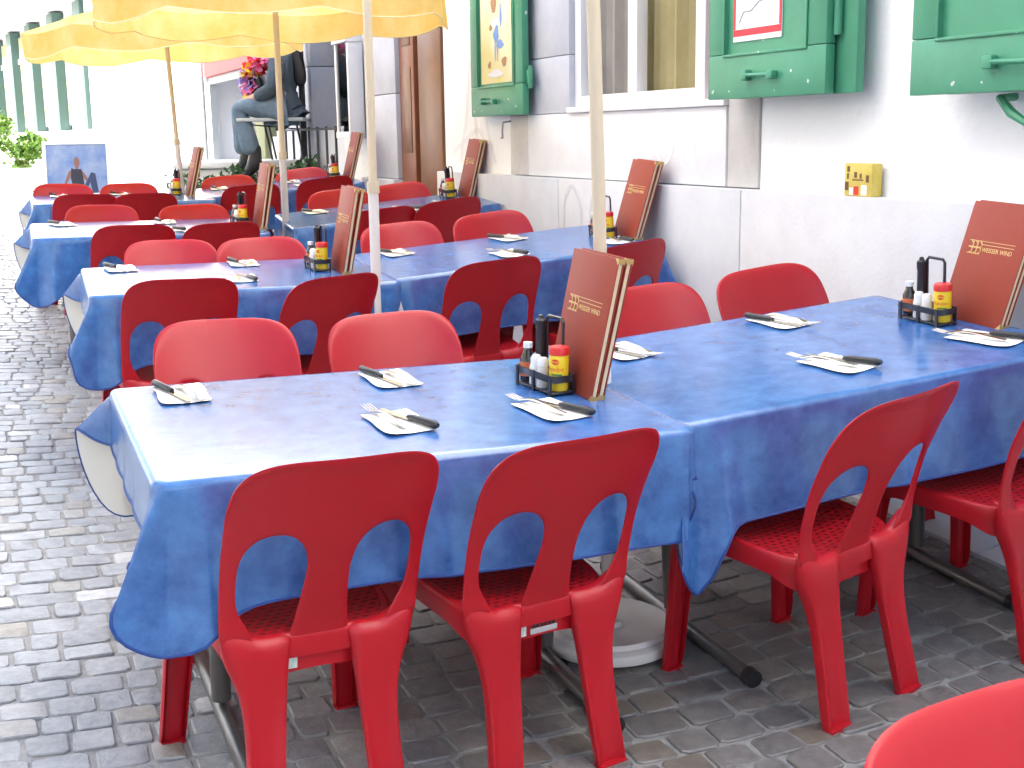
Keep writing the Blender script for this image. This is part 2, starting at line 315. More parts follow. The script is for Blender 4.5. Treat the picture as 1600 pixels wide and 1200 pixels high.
# ------------------------------------------------------------------ street
def street():
    ss = list(np.linspace(-40, -6, 12)) + list(np.linspace(-5, 2.9, 40)); ts = list(np.linspace(-8, 20, 85)) + list(np.linspace(21, 90, 50))
    mb = MB(); mb.grid([[tuple(G(s, t, -.0008)) for s in ss] for t in ts], 'mortar'); o = mb.build('street'); struct(o)
    o.data.materials.append(M['farground'])
    for p in o.data.polygons:
        c = p.center; s, t = st(c.x, c.y)
        if t > 17.5 or s < -3.4: p.material_index = 1
    # individual setts, laid in courses that run across the street
    vs = []; fs = []; t = .7; row = 0
    while t < 17.6:
        d = random.uniform(.088, .112); s = -3.4 + random.random() * .1; ph = random.random() * 6
        while s < 2.74:
            wd = random.uniform(.075, .135) if random.random() < .88 else random.uniform(.13, .165)
            wav = .015 * sin(s * 1.1 + row * .15)
            if t < 3.2 and s < -1.6 and False: pass
            g = .0045; jt = lambda a: random.uniform(-a, a)
            c = [(s + g + jt(.004), t + g + wav + jt(.005)), (s + wd - g + jt(.004), t + g + wav + jt(.005)), (s + wd - g + jt(.004), t + d - g + wav + jt(.005)), (s + g + jt(.004), t + d - g + wav + jt(.005))]
            cx = sum(q[0] for q in c) / 4; cy = sum(q[1] for q in c) / 4; hz = jt(.0028); tx = jt(.035); ty = jt(.035); base = len(vs); near = t < 9
            # eight-point outline with cut corners
            out = []
            for i in range(4):
                a, b, p = c[i], c[(i + 1) % 4], c[i - 1]; k = random.uniform(.06, .15)
                out.append((lerp(a[0], p[0], k), lerp(a[1], p[1], k))); out.append((lerp(a[0], b[0], k), lerp(a[1], b[1], k)))
            for (f, z) in ((1, -.008), (.985, .0025), (.92, .0052)):
                for q in out:
                    x = cx + (q[0] - cx) * f; y = cy + (q[1] - cy) * f
                    vs.append(tuple(G(x, y, z + hz + (x - cx) * tx + (y - cy) * ty + (jt(.0014) if z > .005 else 0))))
            vs.append(tuple(G(cx, cy, .0070 + hz + jt(.0012))))
            for r_ in range(2):
                for k in range(8): fs.append((base + r_ * 8 + k, base + r_ * 8 + (k + 1) % 8, base + r_ * 8 + 8 + (k + 1) % 8, base + r_ * 8 + 8 + k))
            for k in range(8): fs.append((base + 16 + k, base + 16 + (k + 1) % 8, base + 24))
            s += wd
        t += d; row += 1
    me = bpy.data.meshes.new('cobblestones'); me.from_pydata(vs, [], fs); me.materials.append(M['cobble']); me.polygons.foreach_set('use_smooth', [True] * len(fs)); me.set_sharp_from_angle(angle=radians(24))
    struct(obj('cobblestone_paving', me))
    # gutter slabs against the wall
    mb = MB(); t = .3
    while t < 17:
        L = random.uniform(.7, 1.0); mb.add([tuple(G(2.745, t, -.02)), tuple(G(2.87, t, -.02)), tuple(G(2.87, t + L - .008, -.02)), tuple(G(2.745, t + L - .008, -.02)), tuple(G(2.745, t, .018)), tuple(G(2.87, t, .028)), tuple(G(2.87, t + L - .008, .028)), tuple(G(2.745, t + L - .008, .018))],
               [(0, 3, 2, 1), (4, 5, 6, 7), (0, 1, 5, 4), (1, 2, 6, 5), (2, 3, 7, 6), (3, 0, 4, 7)], 'greystone'); t += L
    struct(mb.build('kerb'))
street()

# ------------------------------------------------------------------ restaurant building (right side)
SW = 2.94
def wallbox(mb, s0, s1, t0, t1, z0, z1, mt, bev=0): mb.box((s0, t0, z0), (s1, t1, z1), mt, ST, bev)
bld = thing('restaurant_building', 'white plastered restaurant building with stone plinth and window beside the tables', 'building', T3(P(3, 4, 0)))
inv = bld.matrix_world.inverted()
def part(mb, name, parent=bld, smooth_=True, mods=()):
    o = mb.build(name, None, None, smooth_, mods); o.parent = parent
    mw = parent.matrix_world if parent.parent is None else Matrix(parent['mw']) if 'mw' in parent else T3(parent.matrix_world.translation)
    o.matrix_parent_inverse = inv if parent is bld else Matrix(); return o
WB, WT, WL, WR = 1.60, 3.15, 6.07, 4.55       # window opening (bottom, top, far t, near t)
mb = MB()
wallbox(mb, SW, SW + .4, -6, WR - .23, 1.0, 11, 'plaster'); wallbox(mb, SW, SW + .4, WR - .23, WL + .75, WT + .2, 11, 'plaster')
wallbox(mb, SW, SW + .4, WL + .75, 8.0, 1.0, 11, 'plaster'); wallbox(mb, SW, SW + .4, 8.0, 8.95, 2.9, 11, 'plaster')
part(mb, 'wall')
mb = MB()
cuts = [-6, -2.2, .8, 2.75, 4.36, 6.1, 8.0]
for a, b in zip(cuts[:-1], cuts[1:]): wallbox(mb, 2.872, SW + .2, a + .003, b - .003, -.6, 1.236, 'stone', .004)
part(mb, 'plinth')
mb = MB(); wallbox(mb, SW - .018, SW + .3, 4.555, 6.60, 1.240, 1.574, 'stone2', .006); part(mb, 'window_apron')
mb = MB(); wallbox(mb, SW - .010, SW + .3, 4.325, 4.551, 1.240, 3.3, 'beige', .004); part(mb, 'stone_quoin')
mb = MB(); wallbox(mb, SW - .010, SW + .3, 6.604, 6.87, 1.240, 1.574, 'beige', .004); part(mb, 'stone_quoin')
mb = MB()
z = 1.577
for h in (.30, .62, .44, .5): wallbox(mb, SW - .012, SW + .3, WL, WL + .80, z, z + h - .004, 'greystone', .003); z += h
part(mb, 'window_jamb')
mb = MB(); wallbox(mb, SW - .035, SW + .1, 4.552, WL - .002, 1.575, 1.604, 'whitepaint', .004); wallbox(mb, SW + .1, SW + .3, 4.552, WL - .002, 1.575, 1.60, 'stone2')
part(mb, 'window_sill')
win = MB()
def fr(t0, t1, z0, z1, s0=SW + .02, s1=SW + .08): wallbox(win, s0, s1, t0, t1, z0, z1, 'whitepaint', .004)
fr(WL - .07, WL, 1.605, WT); fr(4.79, 4.87, 1.605, WT); fr(4.871, WL - .071, 1.605, 1.66); fr(5.40, 5.49, 1.661, WT); fr(4.871, WL - .071, WT - .07, WT, SW + .025, SW + .075)
wo = part(win, 'window')
for a, b in ((4.871, 5.399), (5.491, WL - .071)):
    mb = MB(); wallbox(mb, SW + .048, SW + .053, a, b, 1.661, WT - .071, 'glass'); o = mb.build('pane'); o.parent = wo; o.matrix_parent_inverse = inv
for c0_, c1_, cm_ in ((4.70, 5.50, 'curtain'), (5.52, 6.30, 'greycurtain')):
    mb = MB(); mb.grid([[tuple(P(SW + .13 + .018 * sin(k * 1.9 + .2 * zz), lerp(c0_, c1_, k / 40), zz)) for k in range(41)] for zz in np.linspace(1.61, 3.2, 4)], cm_); part(mb, 'curtain')  # wavy tinted sheets that paint in the reflections of the glass
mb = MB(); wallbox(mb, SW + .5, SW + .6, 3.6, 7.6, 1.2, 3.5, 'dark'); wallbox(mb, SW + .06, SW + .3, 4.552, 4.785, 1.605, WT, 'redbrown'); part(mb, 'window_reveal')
mb = MB(); mb.lathe([(.0, 0), (.048, 0), (.048, .002), (0, .002)], 'white', T3(P(SW + .044, 5.90, 1.80)) @ RZ(YAW) @ RY(-pi / 2)); part(mb, 'window_sticker')
mb = MB(); mb.lathe([(.013, 0), (.03, 0), (.03, .001), (.013, .001)], 'green', T3(P(SW + .0415, 5.90, 1.805)) @ RZ(YAW) @ RY(-pi / 2)); part(mb, 'window_sticker')
# entrance and far pilaster
mb = MB(); wallbox(mb, SW - .02, SW + .25, 8.01, 8.47, .1, 2.9, 'brown', .01); wallbox(mb, SW + .0, SW + .06, 8.62, 8.94, .1, 2.9, 'redbrown', .006); wallbox(mb, SW + .3, SW + .35, 8.0, 8.95, .1, 2.9, 'dark')
for z0 in (.5, 1.35, 2.1): wallbox(mb, SW - .005, SW + .0, 8.68, 8.88, z0, z0 + .6, 'brown', .002)
wallbox(mb, SW + .06, SW + .1, 8.50, 8.58, .2, 2.9, 'goldm')
part(mb, 'entrance_door')
mb = MB(); z = 1.16
for h in (.62, .72, .6, .7): wallbox(mb, SW - .03, SW + .4, 8.95, 9.72, z, z + h - .005, 'greystone', .005); z += h
wallbox(mb, SW - .07, SW + .4, 8.95, 9.78, -.2, 1.155, 'stone', .008); wallbox(mb, SW + .0, SW + .4, 8.95, 9.72, z, 11, 'plaster')
part(mb, 'stone_pillar')
# shop fronts beyond
shop = thing('shop_building', 'pale stone shop front with lattice window and red fascia beyond the restaurant door', 'building', T3(P(3, 12, 0)))
def spart(mb, name, smooth_=True): o = mb.build(name, None, None, smooth_); o.parent = shop; o.matrix_parent_inverse = shop_inv; return o
shop_inv = T3(-P(3, 12, 0))
mb = MB(); wallbox(mb, SW + .02, SW + .5, 9.79, 10.55, -.2, 10, 'plaster'); wallbox(mb, SW + .02, SW + .5, 10.55, 11.35, 2.55, 10, 'plaster'); wallbox(mb, SW + .02, SW + .5, 10.55, 11.35, -.2, 1.55, 'farwall'); wallbox(mb, SW + .02, SW + .5, 11.35, 12.85, 2.6, 10, 'plaster')
wallbox(mb, SW + .02, SW + .5, 12.85, 17.0, 2.75, 10, 'plaster'); wallbox(mb, SW + .02, SW + .5, 12.9, 17.0, -.2, 1.13, 'farwall'); wallbox(mb, SW + .0, SW + .5, 17.0, 33.5, -.2, 14, 'farwall'); spart(mb, 'wall')
mb = MB(); z = .2
for h in (.7, .65, .55, .5): wallbox(mb, SW - .04, SW + .4, 11.36, 12.84, z, z + h - .006, 'greystone', .005); z += h
spart(mb, 'stone_pier')
mb = MB(); wallbox(mb, SW + .3, SW + .32, 10.56, 11.34, 1.55, 2.55, 'dark')
for k in range(9):
    t = 10.58 + k * .093; mb.tube([P(SW + .2, t, 1.55), P(SW + .2, t, 2.55)], .007, 'iron', n=6)
for k in range(9): zz = 1.6 + k * .11; mb.tube([P(SW + .2, 10.56, zz), P(SW + .2, 11.34, zz)], .007, 'iron', n=6)
spart(mb, 'lattice_window')
mb = MB()
for k in range(7): t = 10.3 + k * .3; mb.tube([P(SW - .12, t, .42), P(SW - .12, t, 1.56)], .012, 'iron', n=6)
for zz in (.55, 1.10, 1.54): mb.tube([P(SW - .12, 10.25, zz), P(SW - .12, 12.15, zz)], .012, 'iron', n=6)
tag(mb.build('iron_railing'), 'black iron railing with thin upright bars below the lattice window', 'railing')
mb = MB(); mb.tube([P(SW - .10, 11.5, .3), P(SW - .10, 11.45, 4)], .03, 'iron', n=8); tag(mb.build('drain_pipe'), 'black vertical drain pipe on the pale stone pier', 'pipe')
mb = MB(); wallbox(mb, SW - .03, SW + .02, 12.86, 17.0, 2.25, 2.74, 'pinksign'); spart(mb, 'fascia')
mb = MB()
for a, b in ((12.9, 13.0), (14.6, 14.72), (16.86, 16.98)): wallbox(mb, SW + .02, SW + .1, a, b, 1.14, 2.24, 'shopgrey')
wallbox(mb, SW + .02, SW + .1, 12.9, 16.98, 2.16, 2.245, 'shopgrey'); wallbox(mb, SW - .1, SW + .1, 12.88, 17.0, 1.131, 1.19, 'farwall'); sw = spart(mb, 'shop_window')
mb = MB(); wallbox(mb, SW + .05, SW + .055, 13.0, 16.86, 1.19, 2.16, 'glass'); o = mb.build('pane'); o.parent = sw; o.matrix_parent_inverse = shop_inv
mb = MB(); wallbox(mb, SW + .7, SW + .75, 12.6, 17.2, .9, 2.6, 'shopgrey'); wallbox(mb, SW + .1, SW + .69, 12.9, 17.0, 1.0, 1.131, 'farwall')
for k, (a, h, c) in enumerate(((13.3, .5, 'farcream'), (14.2, .35, 'white'), (15.0, .55, 'farcream'), (15.9, .4, 'white'))): wallbox(mb, SW + .3, SW + .45, a, a + .45, 1.135, 1.135 + h, c, .01)
spart(mb, 'window_display')
for t, r in ((17.2, .07), (20.1, .03), (22.6, .05), (27.5, .05)): mb = MB(); mb.tube([P(SW - .06, t, .5), P(SW - .06, t, 5.5)], r, 'shopgrey', n=8); spart(mb, 'downpipe')
# bent facade with green pilasters, far left
c0 = P(SW, 33, 0); dirv = Vector((-.496, .868, 0)).normalized(); nrm = Vector((-dirv.y, dirv.x, 0)); 
FB = Matrix(((dirv.x, -nrm.x, 0, c0.x), (dirv.y, -nrm.y, 0, c0.y), (0, 0, 1, 0), (0, 0, 0, 1)))      # local x along, y into the building
far = thing('pilaster_building', 'long sunlit building with dark green pilasters and cream panels where the street bends', 'building', FB)
mb = MB(); mb.box((-1.2, .3, -.5), (60, 3, 15), 'farwall'); mb.box((-1.2, -.05, -.5), (60, .3, 1.75), 'farwall'); mb.build('wall', far)
mb = MB(); mb.box((-1.0, -.5, 4.95), (60, .3, 5.2), 'farwall'); mb.box((-1.0, -.6, 5.2), (60, -.2, 5.3), 'shopgrey'); mb.build('eaves', far)
for k in range(16):
    x = .7 + k * 3.6
    mb = MB(); mb.box((x, -.02, 1.76), (x + .85, .28, 4.9), 'fargreen', None, .01); mb.build('pilaster', far)
    mb = MB(); mb.box((x + 1.15, .18, 1.9), (x + 3.3, .28, 4.7), 'farcream'); mb.box((x + 1.1, .14, 3.9), (x + 3.4, .29, 4.05), 'farwall'); mb.build('cream_panel', far)
# the houses across the street, outside the frame: they shade this part of it
opp = thing('townhouse_row', 'tall rendered townhouses across the street, left of the frame', 'building', T3(P(-5, 5, 0)))
oi = T3(-P(-5, 5, 0))
mb = MB(); wallbox(mb, -7, -5.2, -16, 20.0, -2, 10.5, 'farwall'); o = mb.build('wall', opp); o.matrix_parent_inverse = oi
mb = MB()
for fl in range(3):
    for k in range(11): wallbox(mb, -5.21, -5.17, -14.5 + k * 3.1, -13.4 + k * 3.1, 1.4 + fl * 2.9, 3.1 + fl * 2.9, 'shopgrey')
o = mb.build('windows', opp); o.matrix_parent_inverse = oi

# ------------------------------------------------------------------ shutters and what hangs on the wall
def shutter(label, s, t0, t1, z0, z1, yaw=0, second=False, hinge_far=False):
    L = t1 - t0; r = thing('shutter', label, 'shutter', T3(P(s, t0, z0)) @ RZ(YAW + yaw), 'green window shutters')     # local: x = into wall, y = along wall
    mb = MB(); h = z1 - z0; b = .12; th = .04
    mb.box((0, 0, 0), (th, L, .17), 'green', None, .004); mb.box((0, 0, .1715), (th, b, h), 'green', None, .004); mb.box((0, L - b, .1715), (th, L, h), 'green', None, .004)
    mb.box((.014, b - .004, .165), (.03, L - b + .004, h), 'green'); mb.build('leaf', r)
    mb = MB(); mb.box((-.006, b - .012, .160), (.0, L - b + .012, .1705), 'green', None, .002); mb.box((-.006, b - .012, .1712), (0, b, h), 'green', None, .002); mb.box((-.006, L - b, .1712), (0, L - b + .012, h), 'green', None, .002); mb.build('moulding', r)
    y = L * .72 if not second else L * .62; w2 = .17
    mb = MB(); mb.tube([(-.022, y, .085), (-.022, y - w2, .080)], .008, 'green', n=8); mb.box((-.03, y - .02, .065), (.0, y + .02, .105), 'green', None, .006); mb.box((-.03, y - w2 - .02, .065), (.0, y - w2 + .02, .095), 'green', None, .006); mb.build('latch', r)
    if second:
        mb = MB(); mb.box((.055, -.10, 0), (.09, L - .1, h), 'green', None, .004); mb.box((.04, .02, .01), (.055, .05, h), 'dark'); mb.build('second_leaf', r)
        mb = MB(); mb.tube([(.04, -.012, .20), (.04, -.012, .32)], .016, 'green', n=10); mb.build('hinge', r)
    else:
        mb = MB(); mb.box((.02, -.05, .16), (.045, .0, .24), 'green', None, .008); mb.tube([(.03, -.04, .14), (.03, -.04, .26)], .013, 'green', n=8); mb.build('hinge', r)
        mb = MB(); mb.box((.01, L, .30), (.05, L + .03, .35), 'green', None, .008); mb.build('catch', r)
    return r
sh1 = shutter('green shutter with a yellow poster, left of the white window', 2.845, 6.49, 7.27, 1.578, 3.2)
sh2 = shutter('double green shutter with a red bordered notice, right of the white window', 2.79, 3.72, 4.485, 1.595, 3.2, 0, True)
sh3 = shutter('green shutter at the right edge above the yellow box, without any notice', 2.80, 2.35, 3.27, 1.572, 3.2, radians(1.2), True)
def on_shutter(sh, mb, name, label, cat): o = mb.build(name); o.matrix_world = sh.matrix_world.copy(); return tag(o, label, cat)
r = sh1.matrix_world
mb = MB(); mb.box((.0095, .17, .185), (.0125, .63, 1.3), 'posteryellow')
po = on_shutter(sh1, mb, 'poster', 'pale yellow poster with a blue painted splash on the left shutter', 'poster')
def blob(mb, cy, cz, ry, rz, mt, n=14, x=.009, k=0): mb.add([(x - .0008, cy + ry * (1 + .25 * sin(3 * a + k)) * cos(a), cz + rz * (1 + .2 * cos(2 * a + k)) * sin(a)) for a in np.linspace(0, 2 * pi, n, endpoint=False)], [tuple(range(n))], mt)
mb = MB()
for i, (cy, cz, ry, rz, c) in enumerate(((.42, .78, .035, .05, 'posterbrown'), (.40, .68, .05, .03, 'paper'), (.39, .62, .035, .045, 'posterblue'), (.34, .56, .045, .022, 'posterblue'), (.33, .72, .012, .06, 'posterblue'), (.405, .53, .006, .07, 'posterblue'), (.375, .50, .006, .08, 'posterblue'), (.29, .43, .03, .03, 'posterbrown'), (.48, .42, .02, .02, 'posterbrown'), (.40, .37, .1, .02, 'paper'), (.46, .66, .02, .015, 'posterbrown'))): blob(mb, .40 + (cy - .40) * 1.15, cz - .16 if cz > .5 else cz - .13, ry * 1.15, rz, c, k=i, x=.009 - i * .0001)
o = mb.build('print', po)
mb = MB(); mb.box((.008, .28, .215), (.0125, .60, 1.15), 'paper')
no = on_shutter(sh2, mb, 'notice', 'white notice with red border bands pinned to the double green shutter', 'notice')
mb = MB()
for (a, b, c, d) in ((.28, .60, .235, .26), (.28, .60, .42, .50), (.28, .295, .261, .419), (.585, .60, .261, .419)): mb.box((.0068, a, c), (.0079, b, d), 'redband')
mb.tube([(.0076, .56, .285), (.0076, .53, .325), (.0076, .48, .325), (.0076, .43, .355), (.0076, .35, .365)], .003, 'greyprint', n=5)
mb.build('print', no)
for (s, t, z, mt, lab) in ((SW - .03, 6.86, 1.55, 'silver', 'small grey metal hook hanging under the left shutter'), (SW - .05, 2.93, 1.56, 'green', 'green iron shutter holder under the right edge shutter')):
    mb = MB(); d = .05 if mt == 'green' else 0
    if mt == 'green': mb.tube([P(s + .06, t + .05, z), P(s - .02, t + .04, z - .005), P(s - .04, t - .03, z - .05), P(s - .04, t - .10, z - .085)], [.012, .013, .016, .011], 'green', n=8); mb.lathe([(0, -.016), (.014, -.008), (.014, .008), (0, .016)], 'green', T3(P(s - .04, t - .10, z - .088)), 10)
    else: mb.tube([P(s + .05, t, z), P(s - .03, t, z - .01), P(s - .035, t, z - .06), P(s - .03, t + .01, z - .10), P(s - .03, t + .03, z - .10)], .006, 'silver', n=6)
    tag(mb.build('shutter_hook' if mt != 'green' else 'shutter_holder'), lab, 'hook')
# yellow box on the plinth
bx = thing('box', 'small yellow printed card box standing on the stone ledge', 'box', T3(P(2.882, 3.635, 1.2365)) @ RZ(YAW - pi / 2))
mb = MB(); mb.box((-.075, 0, 0), (.075, .045, .115), 'tin', None, .003); mb.build('carton', bx)
mb = MB()
for (a, b, c, d, m_) in ((-.07, -.05, .02, .05, 'tinbrown'), (-.06, -.045, .085, .105, 'tinbrown'), (-.06, -.05, .06, .08, 'tinbrown'), (-.03, .03, .055, .06, 'tinbrown'), (-.02, -.005, .065, .085, 'tinbrown'), (.01, .02, .062, .08, 'tinbrown'), (.045, .06, .05, .075, 'tinbrown'), (-.02, .005, .005, .035, 'redprint'), (-.045, -.025, .005, .03, 'paper'), (.02, .05, .005, .04, 'paper')): mb.box((a, -.0012, c), (b, -.0002, d), m_)
mb.build('print', bx)
# faded graffiti
def curve(pts, n=8):
    out = []
    for i in range(len(pts) - 1):
        p0 = Vector(pts[max(i - 1, 0)]); p1 = Vector(pts[i]); p2 = Vector(pts[i + 1]); p3 = Vector(pts[min(i + 2, len(pts) - 1)])
        for k in range(n):
            t = k / n; out.append(.5 * ((2 * p1) + (-p0 + p2) * t + (2 * p0 - 5 * p1 + 4 * p2 - p3) * t * t + (-p0 + 3 * p1 - 3 * p2 + p3) * t ** 3))
    return out + [Vector(pts[-1])]
def stroke(mb, pts, wd, mt, s):
    c = curve([(p[0], p[1], 0) for p in pts]); L = []; R_ = []
    for i, p in enumerate(c):
        d = (c[min(i + 1, len(c) - 1)] - c[max(i - 1, 0)]).normalized(); q = Vector((-d.y, d.x, 0)) * wd
        L.append(P(s, p.x + q.x, p.y + q.y)); R_.append(P(s, p.x - q.x, p.y - q.y))
    mb.grid([L, R_], mt)
mb = MB()
stroke(mb, [(5.15, 1.50), (5.12, 1.36), (5.05, 1.33), (4.99, 1.40), (4.98, 1.50)], .007, 'graffitiw', SW - .0195); stroke(mb, [(4.92, 1.48), (4.91, 1.32)], .007, 'graffitiw', SW - .0195); stroke(mb, [(4.92, 1.40), (4.83, 1.41)], .006, 'graffitiw', SW - .0195); stroke(mb, [(4.82, 1.49), (4.80, 1.32)], .007, 'graffitiw', SW - .0195)
tag(mb.build('graffiti'), 'faint white spray letters on the stone apron below the window', 'graffiti')
mb = MB()
stroke(mb, [(7.72, 1.30), (7.60, 1.62), (7.52, 1.92), (7.46, 1.60), (7.38, 1.30)], .016, 'graffiti', SW - .0015); stroke(mb, [(7.85, 1.36), (7.62, 1.44), (7.40, 1.5), (7.28, 1.40)], .016, 'graffiti', SW - .0015); stroke(mb, [(7.30, 1.60), (7.20, 1.42), (7.12, 1.30)], .012, 'graffiti', SW - .0015)
tag(mb.build('graffiti'), 'tall silver spray tag on the plaster beside the brown door', 'graffiti')
mb = MB()
for t in (5.93, 5.62): stroke(mb, [(t + .1, .98), (t + .09, 1.12), (t, 1.20), (t - .1, 1.10), (t - .1, .95)], .012, 'graffitid', 2.8705)
tag(mb.build('graffiti'), 'two faded grey spray arches on the stone plinth', 'graffiti')

# ------------------------------------------------------------------ chair
def chair_parts():
    def back(c, z):
        k = max(0, (z - .41) / .41); wd = lerp(.213, .219, k)
        y = -.186 - .176 * k ** 1.12 + .034 * abs(c) ** 2.3 * smooth(-.05, .55, k)
        return Vector((c * wd, y, z))
    cs = [-1, -.97, -.93, -.89, -.85]; H_ = [(-.85, -.215)]; cols = []
    def hole_cols(a, b, n=13): return [lerp(a, b, .5 - .5 * cos(pi * i / n)) for i in range(n + 1)]
    cols = cs[:-1] + hole_cols(-.85, -.215) + [-.12, 0, .12] + hole_cols(.215, .85) + [-q for q in cs[:-1]][::-1]
    def zlow(c):
        a = abs(c)
        if .215 < a < .85:
            u = (a - (.215 + .85) / 2) / ((.85 - .215) / 2); return .575 + .086 * sqrt(max(0, 1 - abs(u) ** 2.3))
        return .575
    def ztop(c): return .712 + .118 * (max(0, 1 - abs(c) ** 5.0)) ** (1 / 2.4)
    mb = MB(); NR = 9; idx = {}
    V = []; F = []
    def vid(key, p):
        if key not in idx: idx[key] = len(V); V.append(tuple(p))
        return idx[key]
    for ci, c in enumerate(cols):
        for r in range(NR + 1):
            k = r / NR; z = lerp(zlow(c), ztop(c), k); p = back(c, z)
            if r == NR: p.y -= .006
            vid((ci, r), p)
    for ci in range(len(cols) - 1):
        for r in range(NR): F.append((idx[ci, r], idx[ci + 1, r], idx[ci + 1, r + 1], idx[ci, r + 1]))
    # rails and splat below the arches
    zs = [.575, .54, .51, .48, .455, .43, .405, .375]
    def low(c, i, z):
        k = min(1.25, (.575 - z) / .16)
        if abs(c) < .22: cc = c * (1 + .38 * k ** 1.5)
        else:
            sgn = 1 if c > 0 else -1; a = abs(c); inner = (1 - (a - .85) / .15)        # 1 at the inner edge
            cc = sgn * (a - inner * .17 * smooth(.45, 1, k))
        p = back(cc, z)
        if abs(c) > .5: p.y = lerp(p.y, -.2005, smooth(.5, .95, k)) + .03 * smooth(.95, 1.25, k); p.x *= 1 - .10 * smooth(.9, 1.25, k)
        elif z < .405: p.z = .405 - (.405 - z) * .25
        return p
    for grp in ([i for i, c in enumerate(cols) if c <= -.8499], [i for i, c in enumerate(cols) if abs(c) <= .2151], [i for i, c in enumerate(cols) if c >= .8499]):
        for i in grp:
            for j, z in enumerate(zs):
                if j: vid((i, -j), low(cols[i], j, z))
        for a, b in zip(grp[:-1], grp[1:]):
            for j in range(len(zs) - 1): F.append((idx[a, -j], idx[a, -j - 1], idx[b, -j - 1], idx[b, -j]))
    mb.add(V, F, 'red')
    solid = [('SOLIDIFY', dict(thickness=.0075, offset=0)), ('SUBSURF', dict(levels=1, render_levels=1))]
    backm = bake(mb.mesh('backrest'), solid)
    # seat: dished, with a rolled rim and skirt
    mb = MB(); N = 56
    def outline(a, f=1.0):
        e = 2 / 5.0; x = abs(cos(a)) ** e * (1 if cos(a) >= 0 else -1); y = abs(sin(a)) ** e * (1 if sin(a) >= 0 else -1)
        hw = lerp(.188, .222, (y + 1) / 2); return (x * hw * f, y * .205 * f + .012)
    def zst(f, y): return .428 + .016 * max(-1, min(1, y / .2)) - .014 * (1 - f ** 2) - .010 * smooth(.14, .22, y)
    rings = []
    for f in (.02, .25, .5, .7, .84, .9):
        rings.append([(outline(2 * pi * k / N, f)[0], outline(2 * pi * k / N, f)[1], zst(f, outline(2 * pi * k / N, f)[1])) for k in range(N)])
    mb.grid(rings, 'seat', closed=True); mb.add(rings[0], [tuple(range(N))], 'seat')
    rim = [rings[-1]]
    for f, dz in ((.955, .003), (.985, -.002), (1.0, -.012), (1.002, -.030)):
        rim.append([(outline(2 * pi * k / N, f)[0], outline(2 * pi * k / N, f)[1], zst(min(f, 1), outline(2 * pi * k / N, f)[1]) + dz) for k in range(N)])
    sk = []
    for k in range(N):
        x, y = outline(2 * pi * k / N, 1.0); d = .052 + .034 * smooth(.45, .95, abs(y - .012) / .205) * smooth(.10, .19, abs(x)); sk.append((x, y, zst(1, y) - d))
    rim.append(sk); mb.grid(rim, 'red', closed=True)
    seatm = bake(mb.mesh('seat'), [('SUBSURF', dict(levels=1, render_levels=1))])
    # legs: pressed channels that flare into the shell
    def leg(side, rear):
        if rear:
            lv = [(.412, .064, .203, -.168, -.004), (.4115, .062, .209, -.186, -.006), (.402, .062, .211, -.197, -.008), (.375, .066, .203, -.201, -.007), (.345, .070, .189, -.205, -.004), (.315, .074, .177, -.210, .0), (.28, .078, .168, -.217, .006), (.22, .083, .163, -.228, .012), (.15, .088, .165, -.242, .015), (.07, .094, .171, -.258, .017), (.0, .099, .177, -.272, .018)]; sg = -1
        else:
            lv = [(.412, .120, .214, .180, -.002), (.395, .126, .220, .206, -.004), (.36, .140, .225, .214, .002), (.30, .155, .229, .219, .008), (.20, .168, .234, .225, .013), (.10, .177, .240, .232, .015), (.0, .184, .246, .239, .016)]; sg = 1
        mb = MB(); rows = []; NP = 9
        for (z, a, b, y, am) in lv:
            row = [(a + .004, y - sg * (.03 if z < .402 else .0), z)]
            for i in range(NP): u = i / (NP - 1); row.append((lerp(a, b, u), y - sg * am * (max(0, 1 - (2 * u - 1) ** 4)), z + (.036 * smooth(.42, 1, u) * smooth(.37, .402, z) if rear else 0)))
            row.append((b - .002, y - sg * (.034 if z < .402 else .004), z + (.036 * smooth(.37, .402, z) if rear else 0))); rows.append([(side * q[0], q[1], q[2]) for q in row])
        mb.grid(rows, 'red')
        me = bake(mb.mesh('leg'), [('SOLIDIFY', dict(thickness=.006, offset=0)), ('SUBSURF', dict(levels=1, render_levels=1))])
        z, a, b, y, am = lv[-1]
        bm = bmesh.new(); bm.from_mesh(me)
        x0, x1 = sorted((side * (a + .003), side * (b - .003))); y0, y1 = sorted((y, y - sg * .030))
        r_ = bmesh.ops.create_cube(bm, size=1)
        for v in r_['verts']: v.co = Vector(((x0 + x1) / 2 + v.co.x * (x1 - x0), (y0 + y1) / 2 + v.co.y * (y1 - y0), .006 + v.co.z * .010))
        bm.to_mesh(me); bm.free(); return me
    legs = [leg(-1, True), leg(1, True), leg(-1, False), leg(1, False)]
    mb = MB(); rows = []
    for z in (.402, .378, .354, .328):
        rows.append([(x, -.168 - .012 * (1 - (x / .1) ** 2) + .2 * 0, z + (.014 * (x / .1) ** 2 if z < .33 else 0) * -1) for x in np.linspace(-.1, .1, 11)])
    mb.grid(rows, 'red'); apron = bake(mb.mesh('apron'), [('SOLIDIFY', dict(thickness=.006, offset=0))])
    mb = MB(); mb.box((-.072, -.1845, .333), (-.046, -.1770, .368), 'sticker', None, .001); stick = mb.mesh('sticker')
    return backm, seatm, legs, apron, stick
M['sticker'] = mat('pale_green_sticker', (.42, .62, .52), .5, col2=(.7, .74, .70), nscale=60, noise=3)
M['silver_sticker'] = mat('silver_sticker', (.45, .45, .46), .4)
bm_, sm_, lg_, ap_, st_ = chair_parts()
ch = thing('plastic_chair', 'red plastic chair', 'chair')
obj('backrest', bm_, ch); obj('seat', sm_, ch); obj('apron', ap_, ch); obj('sticker', st_, ch)
